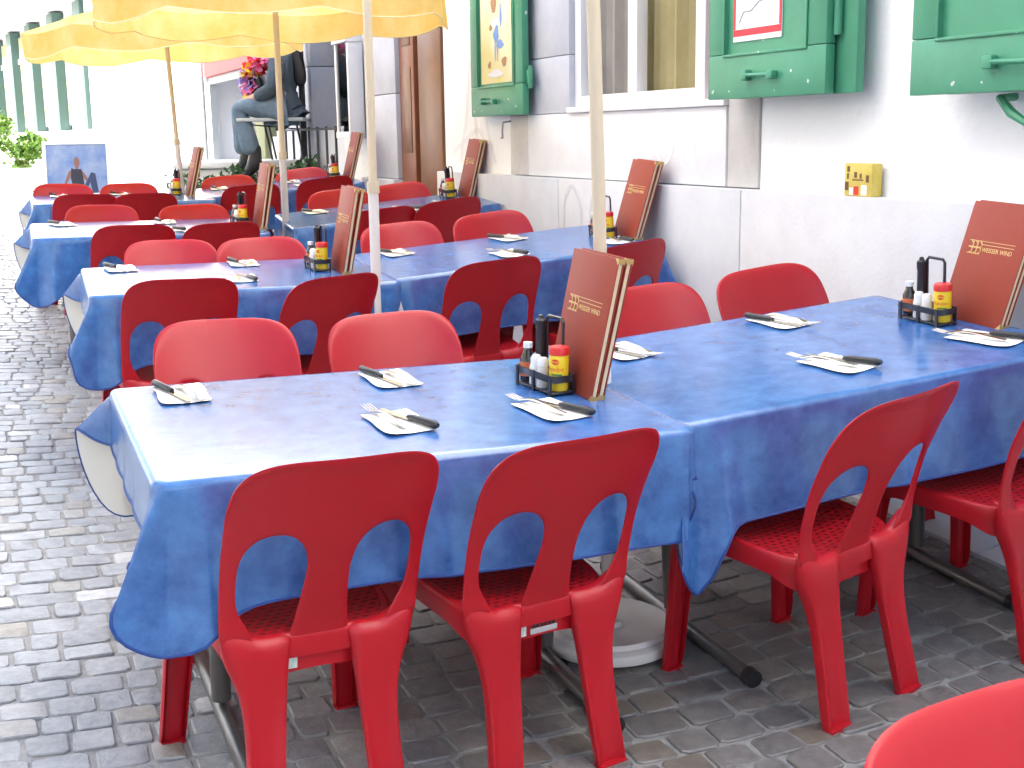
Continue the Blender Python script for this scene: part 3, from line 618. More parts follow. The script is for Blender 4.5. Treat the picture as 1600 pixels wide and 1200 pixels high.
for l_ in lg_: obj('leg', l_, ch)
CH = Proto(ch)

# ------------------------------------------------------------------ tables
TB = {  # centre, yaw, length, width, shift along the street
 'A': ((-.3219, 3.002), 22.4, 1.198, .854, 0), 'B': ((.8489, 3.5416), 21.8, 1.24, .883, 0),
 'C': ((-1.1467, 5.2262), 20.4, 1.186, .802, .05), 'D': ((.0175, 5.7034), 18.4, 1.214, .801, .05),
 'E': ((-2.0053, 6.9899), 21.0, 1.21, .794, .12), 'F': ((-.6529, 7.5427), 17.5, 1.20, .781, .12),
 'G': (xy(.99, 9.50), 21.5, 1.20, .79, 0), 'H': (xy(2.18, 9.62), 18.0, 1.22, .79, 0)}
ROW = dict(A='front', B='front', C='second row', D='second row', E='third row', F='third row', G='rearmost', H='rearmost')
COL = dict(A='street-side', B='wall-side', C='street-side', D='wall-side', E='street-side', F='wall-side', G='street-side', H='wall-side')
def tname(k): return f'{ROW[k]} {COL[k]} table'
for k, v in list(TB.items()):
    (x, y), yaw, L, W_, sh = v; TB[k] = (frame_xy(x + sh * TV[0], y + sh * TV[1], radians(yaw)), L, W_)
tb = thing('dining_table', 'table', 'table', Matrix(), 'tables in two rows along the street')
mb = MB(); mb.box((-.585, -.385, .722), (.585, .385, .747), 'whitepaint', None, .006); mb.build('tabletop', tb)
for sx in (-1, 1):
    x = sx * .43
    mb = MB(); mb.tube([(x, 0, .06), (x, 0, .722)], .024, 'dark_steel', n=14); mb.build('leg', tb)
    mb = MB(); mb.tube([(x, -.40, .030), (x, .40, .030)], .020, 'dark_steel', n=14); ft = mb.build('foot', tb)
    for sy in (-1, 1): mb = MB(); mb.tube([(x, sy * .395, .030), (x, sy * .425, .029)], .0235, 'black', n=14); mb.build('end_cap', ft)
mb = MB(); mb.tube([(-.43, 0, .66), (.43, 0, .66)], .016, 'dark_steel', n=10); mb.build('crossbar', tb)
TP = Proto(tb)
def cloth(k, ovs, ears, waves=(.02, 5, 0), seed=0):
    F_, L, W_ = TB[k]; R0 = random.Random(seed); hl, hw = L / 2, W_ / 2; rc = .016; ZT = .753; NK = 14
    samples = []      # (base point xy, normal angle, side tag, along, ear parameter)
    def side(i, n=44): return [(j / n) for j in range(1, n)]
    # corners ordered NL, NR, FR, FL, sides near, right, far, left (ccw)
    cor = [(-hl, -hw), (hl, -hw), (hl, hw), (-hl, hw)]
    ctr = [(-hl + rc, -hw + rc), (hl - rc, -hw + rc), (hl - rc, hw - rc), (-hl + rc, hw - rc)]
    MC = 22
    for i in range(4):
        a0 = pi + i * pi / 2            # corner i spans normal angles a0 .. a0+90
        for j in range(MC + 1):
            f = j / MC; a = a0 + f * pi / 2; c = ctr[i]; samples.append(((c[0] + rc * cos(a), c[1] + rc * sin(a)), a, 'c', i, f))
        c1, c2 = ctr[i], ctr[(i + 1) % 4]; a = a0 + pi / 2
        for f in side(i): samples.append(((lerp(c1[0], c2[0], f) + rc * cos(a), lerp(c1[1], c2[1], f) + rc * sin(a)), a, 's', i, f))
    rowsV = [[] for _ in range(NK + 1)]; ph = R0.random() * 6; EPS = .028
    for (b, a, kind, i, f) in samples:
        n = Vector((cos(a), sin(a), 0))
        if kind == 's':
            wv = waves[0] * sin(f * waves[1] * 2 * pi / 2 + ph + i) * sin(pi * f) + waves[0] * .5 * sin(f * 17 + ph * 2 + i * 2) * sin(pi * f)
            d = (Vector((0, 0, -1)) + n * (EPS + abs(wv))).normalized(); rm = ovs[i] * (1 + .02 * sin(f * 9 + ph) * sin(pi * f)); nn = n
            if i == 0: rm *= 1 + (.32 if k in 'ACEG' else .55) * math.exp(-(f / (.085 if k in 'ACEG' else .045)) ** 2)
            if i == 0: d = (Vector((0, 0, -1)) + n * (.012 + abs(wv) * .4 + .13 * math.exp(-((f - .055) / .035) ** 2) + (.05 * math.exp(-((f - .50) / .03) ** 2)))).normalized()
        else:
            al, lean, fr_, sc_ = ears[i]      # ridge tilt, which way the ear is folded (-1..1), where along the corner the ridge lies, length factor
            a0 = pi + i * pi / 2; n0 = Vector((cos(a0), sin(a0), 0)); n1 = Vector((cos(a0 + pi / 2), sin(a0 + pi / 2), 0))
            ra = a0 + pi / 4 + lean * radians(50); rd = (Vector((0, 0, -1)) * cos(radians(al)) + Vector((cos(ra), sin(ra), 0)) * sin(radians(al)))
            d0 = (Vector((0, 0, -1)) + n0 * EPS).normalized(); d1 = (Vector((0, 0, -1)) + n1 * EPS).normalized()
            g = f / fr_ if f < fr_ else (1 - f) / (1 - fr_); g2 = g * g * (3 - 2 * g) * .45 + g * .55; base = d0 if f < fr_ else d1
            d = base.lerp(rd, g2).normalized()
            pull = n0 * (.11 if f < fr_ and lean > -.2 else 0) + n1 * (.11 if f >= fr_ and lean < .2 and lean > -.2 else 0) + (n1 if lean < 0 else n0) * (.12 if abs(lean) >= .2 and (f < fr_) == (lean < 0) else 0)
            d = (d - pull * sin(pi * g) * (0 if i == 3 or k in 'BDFH' else 1)).normalized()      # flanks drawn in so that the ear reads as a folded pleat
            o0, o1 = ovs[i - 1], ovs[i]; ca, sa = cos(f * pi / 2), sin(f * pi / 2); NE = 3.0
            rm = ((ca / o0) ** NE + (sa / o1) ** NE) ** (-1 / NE) * ((1 + (sc_ - 1) * sin(pi * f) ** 2) if i else (1 + (.32 if k in 'ACEG' else .55) * math.exp(-((f - 1) / .42) ** 2))); nn = Vector((cos(ra), sin(ra), 0))
        p = Vector((b[0], b[1], ZT)); rowsV[0].append(p.copy()); r0 = .014
        for q in range(1, 4):
            th = q / 3 * pi / 2; rowsV[q].append(Vector((b[0], b[1], ZT)) + n * r0 * sin(th) + Vector((0, 0, -r0 * (1 - cos(th)))))
        p = Vector((b[0], b[1], ZT)) + n * r0 + Vector((0, 0, -r0)); st_ = (rm - .02) / (NK - 3)
        for q in range(4, NK + 1):
            u = (q - 3) / (NK - 3); dd = d
            dd = (d + nn * .05 * (1 - u) * (1 if kind == 'c' else .3)).normalized()
            p = p + dd * st_; pr_ = p.copy()
            if kind == 'c' and i != 3 and k not in 'BDFH': pr_ += nn * (.016 * sin(f * pi * 5 + seed) * sin(pi * f) * u * u)
            rowsV[q].append(pr_)
    mb = MB(); mb.grid(rowsV, 'cloth', closed=True)
    n = len(samples); inner = [rowsV[0]]
    for f in (.97, .9, .7, .4): inner.append([Vector((p.x * f, p.y * f, ZT + .0)) for p in rowsV[0]])
    mb.grid(inner[::-1], 'cloth', closed=True); mb.add(inner[-1], [tuple(range(n))], 'cloth')
    me = mb.mesh('tablecloth'); bm = bmesh.new(); bm.from_mesh(me); bmesh.ops.remove_doubles(bm, verts=bm.verts, dist=1e-5); bmesh.ops.recalc_face_normals(bm, faces=bm.faces)
    up = sum(f.normal.z for f in bm.faces if abs(f.calc_center_median().z - ZT) < 1e-4)
    if up < 0: bmesh.ops.reverse_faces(bm, faces=bm.faces)
    bm.to_mesh(me); bm.free(); me.materials.append(M['cloth_back'])
    me = bake(me, [('SOLIDIFY', dict(thickness=.002, offset=-1, material_offset=1, material_offset_rim=0))])
    o = obj('tablecloth', me); o.matrix_world = F_
    hb = MB(); hb.tube([p for p in rowsV[-1]], .0035, 'hem', n=6, closed=True); hb.build('hem', o)
    return tag(o, f'blue wax tablecloth draped over the {tname(k)}', 'tablecloth', 'blue tablecloths')
EARL = [(24, -.6, .60, 1), (3, -.1, .5, .80), (20, 0, .5, 1), (48, .1, .62, .95)]; EARR = [(20, .25, .45, 1), (22, 0, .5, 1), (25, 0, .5, 1), (12, .4, .5, .9)]
for i, k in enumerate('ABCDEFGH'):
    TP.put(TB[k][0], f'{"grey metal T-leg" if k in "AB" else "grey metal"} table under the blue cloth, {ROW[k]} on the {COL[k].replace("-side", " side")}')
    left = k in 'ACEG'; R0 = random.Random(i + 40); j_ = lambda e: [(a + R0.uniform(-3, 3), b + R0.uniform(-.1, .1), c, d * R0.uniform(.97, 1.05)) for a, b, c, d in e]
    cloth(k, (.275, .13, .36, .15) if left else (.275, .25, .27, .29), EARL if k == 'A' else EARR if k == 'B' else j_(EARL if left else EARR), waves=(.03 if left else .02, 4 + i % 3, 0), seed=i * 5 + 3)

# ------------------------------------------------------------------ chairs around the tables: (s, t) of the top of the back, turn in degrees
CHAIRS = [('A', 'near', 'left', 0.582, 2.245, 5), ('A', 'near', 'right', 1.108, 2.220, 8), ('A', 'far', 'left', 0.636, 3.815, 0), ('A', 'far', 'right', 1.163, 3.751, 3), ('B', 'near', 'left', 1.945, 2.175, 14), ('B', 'near', 'right', 2.570, 2.180, 12), ('B', 'far', 'left', 2.093, 3.719, 0), ('B', 'far', 'right', 2.58, 3.693, 0), ('C', 'near', 'left', 0.668, 4.710, 3), ('C', 'near', 'right', 1.255, 4.590, 20), ('C', 'far', 'left', 0.808, 6.01, 0), ('C', 'far', 'right', 1.234, 5.947, 0),
  ('D', 'near', 'left', 1.950, 4.598, 5), ('D', 'near', 'right', 2.538, 4.539, 8), ('D', 'far', 'left', 1.996, 6.06, 0), ('D', 'far', 'right', 2.49, 6.01, 0), ('E', 'near', 'left', 0.744, 6.745, 3), ('E', 'near', 'right', 1.214, 6.701, 8), ('E', 'far', 'left', 0.687, 8.0, 0), ('E', 'far', 'right', 1.233, 7.853, 0), ('F', 'near', 'left', 2.160, 6.745, 4), ('F', 'near', 'right', 2.581, 6.745, 6), ('F', 'far', 'left', 2.25, 8.05, 0), ('F', 'far', 'right', 2.64, 7.955, 0),
  ('G', 'near', 'left', 0.682, 8.875, 0), ('G', 'near', 'right', 1.085, 8.845, 0), ('G', 'far', 'left', 0.595, 9.9, 0), ('G', 'far', 'right', 1.078, 9.86, 0), ('H', 'near', 'left', 1.885, 9.045, 0), ('H', 'near', 'right', 2.441, 8.975, 0), ('H', 'far', 'left', 1.894, 10.05, 0), ('H', 'far', 'right', 2.495, 10.0, 0)]
for (k, side, lr, s, t, a) in CHAIRS:
    yaw = radians(a) + (pi if side == 'far' else 0); off = Vector((-sin(yaw), cos(yaw))) * .367
    o = CH.put(frame_st(s + off.x, t + off.y, yaw), f'red plastic chair on the {side} side of the {tname(k)}, {lr} of two', 'red plastic chairs')
    if (k, side, lr) == ('A', 'near', 'right'):
        mb = MB(); mb.box((-.035, -.1845, .333), (.035, -.1775, .346), 'silver_sticker', None, .001); mb.build('sticker', o); mb = MB(); [mb.box((-.030 + q * .0105, -.1842, .3475), (-.023 + q * .0105, -.1775, .3475 + (.012, .009, .012, .008, .011, .012)[q]), 'black') for q in range(6)]; mb.build('print', o)
yaw = pi + radians(6); off = Vector((-sin(yaw), cos(yaw))) * .367
CH.put(frame_st(.995 + off.x, 1.06 + off.y, yaw), 'red plastic chair in the bottom right corner, only its backrest in view', 'red plastic chairs')

# ------------------------------------------------------------------ place settings
def napkin():
    mb = MB(); rows = []
    for i in range(9):
        y = lerp(-.10, .10, i / 8); rows.append([(x + .004 * sin(y * 30), y + .003 * sin(x * 40), .0022 + .0025 * abs(sin(x * 23 + y * 11)) * (abs(x) > .03) + (.004 if abs(x) > .06 and abs(y) > .09 else 0)) for x in np.linspace(-.062, .062, 9)])
    mb.grid(rows, 'napkin'); me = bake(mb.mesh('napkin'), [('SOLIDIFY', dict(thickness=.002, offset=-1)), ('SUBSURF', dict(levels=1, render_levels=1))])
    return tag(obj('napkin', me), 'napkin', 'napkin')
def fork():
    mb = MB(); rows = []
    for (y, wd, z) in ((-.095, .009, .004), (-.085, .0095, .004), (-.04, .006, .008), (0, .0042, .012), (.03, .0045, .011), (.045, .012, .006), (.058, .0125, .005)): rows.append([(-wd, y, z), (-wd * .5, y, z + .001), (0, y, z + .0015), (wd * .5, y, z + .001), (wd, y, z)])
    mb.grid(rows, 'cutlery')
    for kk in range(4):
        x = (kk - 1.5) * .0068; mb.grid([[(x - .0021, .056, .005), (x + .0021, .056, .005)], [(x - .0019, .08, .007), (x + .0019, .08, .007)], [(x - .001, .102, .011), (x + .001, .102, .011)]], 'cutlery')
    me = bake(mb.mesh('fork'), [('SOLIDIFY', dict(thickness=.002, offset=0)), ('SUBSURF', dict(levels=1, render_levels=1))]); return tag(obj('fork', me), 'fork', 'fork')
def knife():
    mb = MB(); mb.grid([[(-.006, .0, .003), (.006, 0, .003)], [(-.007, .05, .003), (.007, .05, .003)], [(-.007, .09, .003), (.008, .09, .003)], [(.002, .115, .003), (.007, .112, .003)]], 'cutlery')
    o = tag(obj('knife', bake(mb.mesh('knife'), [('SOLIDIFY', dict(thickness=.0018, offset=0))])), 'knife', 'knife')
    mb = MB(); mb.tube([(0, .006, .0065), (0, -.01, .008), (.001, -.05, .0085), (.001, -.09, .0085), (.001, -.097, .0085)], [.006, .0075, .0078, .0085, .005], 'black', n=10); mb.build('handle', o); return o
NP, FK, KN = Proto(napkin()), Proto(fork()), Proto(knife())
PL = [('A', 'far', 'left', .44, 3.16), ('A', 'far', 'right', .98, 3.14), ('A', 'near', 'left', .86, 2.70), ('A', 'near', 'right', 1.24, 2.68), ('B', 'far', 'left', 1.70, 3.17), ('B', 'far', 'right', 2.26, 3.20), ('B', 'near', 'left', 2.08, 2.68), ('B', 'near', 'right', 2.56, 2.65),
      ('C', 'far', 'left', .56, 5.60), ('C', 'far', 'right', 1.08, 5.58), ('C', 'near', 'right', .98, 5.12), ('D', 'far', 'left', 1.78, 5.55), ('D', 'far', 'right', 2.34, 5.53), ('D', 'near', 'left', 2.16, 5.10), ('D', 'near', 'right', 2.66, 5.04),
      ('E', 'far', 'left', .46, 7.58), ('E', 'far', 'right', 1.02, 7.55), ('E', 'near', 'left', .98, 7.12), ('E', 'near', 'right', 1.34, 7.10), ('F', 'far', 'left', 1.92, 7.56), ('F', 'near', 'left', 2.36, 7.10), ('F', 'near', 'right', 2.62, 7.12),
      ('G', 'far', 'left', .58, 9.72), ('G', 'far', 'right', 1.0, 9.75), ('G', 'near', 'left', .60, 9.30), ('G', 'near', 'right', 1.02, 9.28), ('H', 'far', 'left', 1.75, 9.82), ('H', 'far', 'right', 2.3, 9.75), ('H', 'near', 'left', 1.80, 9.42), ('H', 'near', 'right', 2.3, 9.35)]
def on_table(k, s, t, z=.7535, rot=0):
    F_ = TB[k][0]; x, y = xy(s, t); l_ = F_.inverted() @ Vector((x, y, F_.translation.z + .75)); return F_ @ T3((l_.x, l_.y, z)) @ RZ(rot)
for i, (k, side, lr, s, t) in enumerate(PL):
    R0 = random.Random(i * 3 + 1); rot = (0 if side == 'near' else pi) + radians(R0.uniform(-9, 9)) + radians(8)
    m0 = on_table(k, s, t, rot=rot); where = f'{side} {lr} place of the {tname(k)}'
    NP.put(m0, f'white paper napkin, {where}', 'paper napkins')
    a1, a2 = R0.uniform(.05, .2), R0.uniform(.1, .3)
    FK.put(m0 @ T3((-.020, .034, .0065)) @ RZ(a1) @ Matrix.Scale(1.12, 4), f'steel fork on the napkin, {where}', 'forks'); KN.put(m0 @ T3((.026, -.006, .0065)) @ RZ(a2) @ Matrix.Scale(1.08, 4), f'black-handled knife on the napkin, {where}', 'knives')

# ------------------------------------------------------------------ condiment racks and menus
def rack():
    r = thing('condiment_rack', 'rack', 'condiment rack')
    mb = MB(); mb.box((-.092, -.034, .004), (.092, .034, .010), 'rack', None, .003); mb.build('tray', r)
    mb = MB(); c = .012
    lp = [(-.092 + c, -.034), (.092 - c, -.034), (.092, -.034 + c), (.092, .034 - c), (.092 - c, .034), (-.092 + c, .034), (-.092, .034 - c), (-.092, -.034 + c)]
    rows = [[(p[0], p[1], z) for p in lp] for z in (.034, .052)]; mb.grid(rows, 'rack', closed=True)
    for x, y in ((-.08, -.034), (.08, -.034), (-.08, .034), (.08, .034), (0, -.034), (0, .034)): mb.box((x - .005, y - .0018, .0), (x + .005, y + .0018, .052), 'rack')
    o = mb.build('rail', r, mods=[('SOLIDIFY', dict(thickness=.0025, offset=0))])
    mb = MB(); mb.tube([(-.038, .030, .01), (-.038, .030, .178), (-.030, .030, .186), (.030, .030, .186), (.038, .030, .178), (.038, .030, .01)], .0045, 'rack', n=8); mb.build('handle', r); return r
def tub():
    mb = MB(); mb.lathe([(.0, 0), (.0235, 0), (.025, .003), (.025, .088), (.0235, .092), (0, .092)], 'yellow', n=28); o = tag(mb.build('seasoning_tub'), 'tub', 'seasoning tub')
    mb = MB(); mb.lathe([(0, .0925), (.0262, .0925), (.0265, .108), (.0235, .112), (0, .112)], 'redcap', n=28); mb.build('cap', o)
    def wrap(txt, size, z, mt):
        cu = bpy.data.curves.new('t', 'FONT'); cu.body = txt; cu.size = size; cu.align_x = 'CENTER'; cu.extrude = .0002; cu.resolution_u = 3; t_ = bpy.data.objects.new('t', cu); sc.collection.objects.link(t_); dg = bpy.context.evaluated_depsgraph_get(); dg.update()
        me = bpy.data.meshes.new_from_object(t_.evaluated_get(dg)); bpy.data.objects.remove(t_); me.materials.clear(); me.materials.append(M[mt])
        for v in me.vertices: a = v.co.x / .0253 + .62; rr = .0253 + v.co.z; v.co = Vector((rr * sin(a), -rr * cos(a), z + v.co.y))
        return me
    obj('print', wrap('Fondor', .016, .052, 'redprint'), o); mb = MB(); mb.grid([[(.02536 * sin(q), -.02536 * cos(q), zz) for q in np.linspace(.15, 1.35, 14)] for zz in (.0405, .0445)], 'greenprint'); mb.build('print', o)
    mb = MB(); rows = []
    for rr in (0, 1): rows.append([(.02535 * sin(.62 + rr * .42 * cos(a)), -.02535 * cos(.62 + rr * .42 * cos(a)), .0755 + rr * .0075 * sin(a)) for a in np.linspace(0, 2 * pi, 20)])
    mb.grid(rows, 'redprint'); mb.build('logo', o)
    me = wrap('MAGGI', .0085, .0727, 'yellow'); 
    for v in me.vertices: v.co.x *= 1.012; v.co.y *= 1.012
    obj('print', me, o); return o
def shaker(mt):
    mb = MB(); mb.lathe([(0, 0), (.0165, 0), (.0175, .002), (.0175, .045), (.0145, .056), (0, .056)], mt, n=18); o = tag(mb.build('shaker'), 'shaker', 'shaker'); mb = MB(); mb.lathe([(0, .0562), (.0148, .0562), (.0152, .068), (.010, .077), (0, .079)], 'white', n=18); mb.build('cap', o); return o
def bottle():
    mb = MB(); mb.lathe([(0, 0), (.0185, 0), (.020, .003), (.020, .062), (.012, .078), (.0105, .088), (0, .088)], 'soy', n=18); o = tag(mb.build('sauce_bottle'), 'bottle', 'bottle')
    mb = MB(); mb.lathe([(0, .0882), (.0125, .0882), (.0125, .102), (0, .103)], 'white', n=16); mb.build('cap', o); mb = MB(); mb.lathe([(.0203, .014), (.0203, .052)], 'orange', n=18); mb.build('bottle_label', o); return o
def mill():
    mb = MB(); mb.lathe([(0, 0), (.0165, 0), (.0165, .05), (.013, .07), (.0125, .135), (.0145, .145), (.0145, .163), (.008, .168), (.006, .176), (0, .178)], 'black', n=18); return tag(mb.build('pepper_mill'), 'mill', 'pepper mill')
def menu():
    r = thing('menu', 'menu', 'menu'); Wd, Hh = .25, .36
    mb = MB(); mb.box((-Wd / 2, 0, 0), (Wd / 2, .0035, Hh), 'menu', None, .0012); mb.box((-Wd / 2, .0145, 0), (Wd / 2, .018, Hh), 'menu', None, .0012); mb.box((-Wd / 2, .0036, .0), (-Wd / 2 + .004, .0144, Hh), 'menu'); mb.build('cover', r)
    mb = MB(); mb.box((-Wd / 2 + .0045, .0042, .004), (Wd / 2 - .003, .0138, Hh - .004), 'page'); mb.build('pages', r)
    for zc in (0, Hh):
        sg = 1 if zc == 0 else -1
        mb = MB()
        for y0, y1 in ((-.0008, -.0001), (.0181, .0188)): mb.poly([(Wd / 2 + .0008, zc - sg * .0008), (Wd / 2 + .0008, zc + sg * .016), (Wd / 2 - .016, zc - sg * .0008)], y0, y1, 'goldm')
        mb.box((Wd / 2 + .0002, -.0008, min(zc - sg * .0008, zc + sg * .012)), (Wd / 2 + .0010, .0188, max(zc - sg * .0008, zc + sg * .012)), 'goldm'); mb.build('corner_cap', r)
    tz = Hh * .585; f = RX(pi / 2)
    text_mesh('print', 'WEISSER WIND', .019, 'gold', r, T3((.024, -.0004, tz)) @ f, sx=.92); mb = MB(); mb.box((-.040, -.0005, tz + .0205), (.086, -.0001, tz + .0222), 'gold'); mb.build('print', r)
    mb = MB(); mb.box((-.042, -.0005, tz + .0305), (.088, -.0001, tz + .032), 'gold')
    cx_ = -.068
    for dx in (-.018, .0, .018):
        pts = [(cx_ + dx + .009 * cos(a), -.0003, tz + .019 + .009 * sin(a)) for a in np.linspace(-2.4, 1.6, 9)]; mb.tube(pts, .0016, 'gold', n=5); pts = [(cx_ + dx + .009 * cos(a), -.0003, tz + .003 + .009 * sin(a)) for a in np.linspace(-1.6, 2.4, 9)]; mb.tube(pts, .0016, 'gold', n=5)
    for dx in (-.009, .009): mb.tube([(cx_ + dx, -.0003, tz - .008), (cx_ + dx, -.0003, tz + .031)], .0016, 'gold', n=5)
    for dz in (.031, -.008): mb.tube([(cx_ - .026, -.0003, tz + dz), (cx_ + .026, -.0003, tz + dz)], .0012, 'gold', n=5)
    mb.build('emblem', r); return r
RK, TU, S1, S2, BO, MI, ME = Proto(rack()), Proto(tub()), Proto(shaker('glassy')), Proto(shaker('white')), Proto(bottle()), Proto(mill()), Proto(menu())
CAD = dict(A=(1.324, 2.905, 1.374, 2.862, 11, 8), B=(2.60, 2.93, 2.675, 2.84, 21, 0), C=(1.345, 5.30, 1.405, 5.22, 10, 3), D=(2.68, 5.20, 2.745, 5.12, 20, 0), E=(1.40, 7.26, 1.47, 7.15, 9, 4), F=(2.755, 7.46, 2.82, 7.38, 18, 0), G=(1.385, 9.58, 1.455, 9.50, 13, 0), H=(2.60, 9.60, 2.67, 9.52, 18, 0))
for k, (s, t, ms, mt_, lean, tw) in CAD.items():
    m0 = on_table(k, s, t, rot=-pi / 2 + radians(tw)); tn = tname(k)
    RK.put(m0, f'black wire condiment rack on the {tn}', 'condiment racks'); z = .0105
    TU.put(m0 @ T3((.062, .004, z)), f'yellow seasoning tub with red lid in the rack on the {tn}', 'seasoning tubs')
    S1.put(m0 @ T3((.018, -.016, z)), f'clear shaker with white cap in the rack on the {tn}', 'clear shakers'); S2.put(m0 @ T3((-.022, -.012, z)), f'white shaker in the rack on the {tn}', 'white shakers')
    BO.put(m0 @ T3((-.068, -.010, z)), f'dark sauce bottle with orange label in the rack on the {tn}', 'sauce bottles'); MI.put(m0 @ T3((-.044, .014, z)), f'tall black pepper mill in the rack on the {tn}', 'pepper mills')
    for j in range(2):
        mm = on_table(k, ms + j * .024, mt_ + (.008 if j else 0), rot=-pi / 2 + radians(tw * .1)) @ RX(-radians(lean + j * .6))
        ME.put(mm, f'{"front" if j == 0 else "rear"} reddish brown menu leaning behind the rack on the {tn}', 'menus')

# ------------------------------------------------------------------ umbrellas
def umbrella(label, s, t, lean_s, rim, rad, nose, seed, joint=1.12, folded=False):
    m0 = T3(G(s, t)) @ RZ(YAW) @ RY(radians(lean_s)); r = thing('parasol', label, 'parasol', m0, 'yellow parasols'); R0 = random.Random(seed)
    mb = MB(); mb.lathe([(0, .012), (.18, .012), (.19, .018), (.192, .03), (.19, .045), (.18, .05), (.168, .052), (.160, .064), (.156, .061), (.05, .056), (.034, .058), (.029, .07), (0, .07)], 'basin', n=48); b = mb.build('base', r); b.matrix_local = m0.inverted() @ frame_st(s, t)
    mb = MB(); mb.tube([(0, 0, .06), (0, 0, joint)], .0205, 'white_pole', n=16); mb.lathe([(.0, joint - .02), (.025, joint - .02), (.025, joint + .025), (0, joint + .025)], 'cream_pole', n=16); mb.build('pole', r)
    mb = MB(); mb.tube([(0, 0, joint + .01), (0, 0, rim + nose)], .0175, 'cream_pole', n=16); mb.lathe([(.0, rim + nose), (.03, rim + nose), (.02, rim + nose + .05), (0, rim + nose + .06)], 'cream_pole', n=12); mb.build('pole', r)
    N = 8; sub = 8
    if folded:
        mb = MB(); mb.grid([[(rr * (1 + .22 * cos(8 * a + z)) * cos(a), rr * (1 + .22 * cos(8 * a + z)) * sin(a), z) for a in np.linspace(0, 2 * pi, 64, endpoint=False)] for z, rr in ((2.2, .085), (2.3, .10), (2.6, .085), (2.9, .06), (3.2, .03), (3.24, .02))], 'canopy', closed=True); mb.build('canopy', r); return
    def pt(a, f):
        k = (a / (2 * pi) * N) % 1; sag = 1 - .035 * sin(pi * k) * f; zz = rim + nose * (1 - f) ** 1.0 - .05 * sin(pi * k) * f * f * .6 - .06 * f * (1 - f) * 4 * sin(pi * k); return Vector((rad * f * cos(a) * sag, rad * f * sin(a) * sag, zz))
    an = [2 * pi * i / (N * sub) for i in range(N * sub)]
    mb = MB(); mb.grid([[pt(a, f) for a in an] for f in (.015, .15, .3, .45, .6, .75, .88, 1.0)], 'canopy', closed=True); cn = mb.build('canopy', r)
    rows = []; trim = []
    for j in range(6):
        f = j / 5; row = []
        for i, a in enumerate(an):
            p = pt(a, 1.0); k = (i % sub) / sub; o_ = Vector((cos(a), sin(a), 0)); d = .15 * (1 + .10 * sin(pi * k) + .04 * sin(a * 5 + seed)); gap = .02 * (1 if i % sub == 0 else 0)
            row.append(p + o_ * (.006 * sin(a * 19 + seed) * f + .01 * f - gap * f) - Vector((0, 0, d * f)))
        rows.append(row)
    mb = MB(); mb.grid(rows, 'canopy', closed=True); mb.build('valance', cn)
    mb = MB(); mb.tube(rows[-1], .0035, 'canopy_trim', n=5, closed=True); mb.build('trim', cn)
    for i in range(N):
        a = 2 * pi * i / N; mb = MB(); mb.tube([(.03 * cos(a), .03 * sin(a), rim + nose - .02), tuple(pt(a, .99) - Vector((0, 0, .012)))], .006, 'silver', n=6); mb.build('rib', r)
umbrella('yellow parasol between the front tables, only its pole and round base in view', 1.525, 2.915, -1.7, 2.95, 1.0, .30, 1, .92, True)
umbrella('yellow parasol between the second row tables, only its pole in view', 1.47, 4.86, .2, 2.95, 1.0, .30, 2, 1.12, True)
umbrella('large yellow parasol between the third row tables, its fringe across the top', 1.68, 7.32, 0, 2.02, 1.0, .30, 3)
umbrella('farthest yellow parasol between the rearmost tables, partly hidden by a nearer one', 1.49, 9.76, -2.2, 1.93, 1.0, .30, 4)

# ------------------------------------------------------------------ planter, folding table, seated person, garlands, case, A-board, shrubs
def leaves(name, label, cat, c, rx, ry, rz, n, mt, size, seed, parent=None, group=None):
    R0 = random.Random(seed); mb = MB(); vs = []; fs = []
    cl = [(R0.gauss(0, .5), R0.gauss(0, .5), R0.gauss(0, .45)) for _ in range(14)]
    for i in range(n):
        q = R0.choice(cl); p = Vector((q[0] + R0.gauss(0, .22), q[1] + R0.gauss(0, .22), q[2] + R0.gauss(0, .22)))
        if p.length > 1.15: p = p.normalized() * R0.uniform(.8, 1.15)
        p = Vector((c[0] + p.x * rx, c[1] + p.y * ry, max(c[2] - rz * .95, c[2] + p.z * rz))); a = Vector((R0.gauss(0, 1), R0.gauss(0, 1), R0.gauss(.3, .7))).normalized(); b = a.cross(Vector((R0.gauss(0, 1), R0.gauss(0, 1), R0.gauss(0, 1)))).normalized(); l_ = size * R0.uniform(.6, 1.3); k = len(vs)
        vs += [p, p + a * l_ * .5 + b * l_ * .28, p + a * l_, p + a * l_ * .5 - b * l_ * .28]; fs.append((k, k + 1, k + 2, k + 3))
    mb.add(vs, fs, mt); o = mb.build(name, parent, smooth=False)
    if parent is None: tag(o, label, cat, group)
    return o
px0 = Vector((-2.4, 11.6, 0)); gz = Zxy(px0.x, px0.y)
MP = T3((px0.x, px0.y, 0)) @ RZ(radians(4))
ped = thing('masonry_planter', 'long white masonry planter behind the rearmost tables', 'planter', MP)
mb = MB(); mb.box((-.62, .0, gz - .3), (.62, .75, 1.20), 'farwall', None, .02); mb.box((-.65, -.04, 1.205), (.65, .8, 1.27), 'farwall', None, .015); mb.build('trough', ped)
for i, (x, y, z, n) in enumerate(((-.48, -.18, 1.05, 160), (-.05, -.22, 1.1, 220), (.42, -.2, 1.12, 220), (.62, -.22, 1.16, 160))):
    leaves('potted_shrub', ['pale low plant at the left end of the masonry planter', 'green leafy plant in front of the masonry planter, second from left', 'bushy green plant below the dangling boots', 'dark green plant at the right end of the masonry planter'][i], 'plant', tuple(MP @ Vector((x, y, z))), .22, .1, .13, n, 'leafd', .07, 30 + i, None, 'plants by the masonry planter')
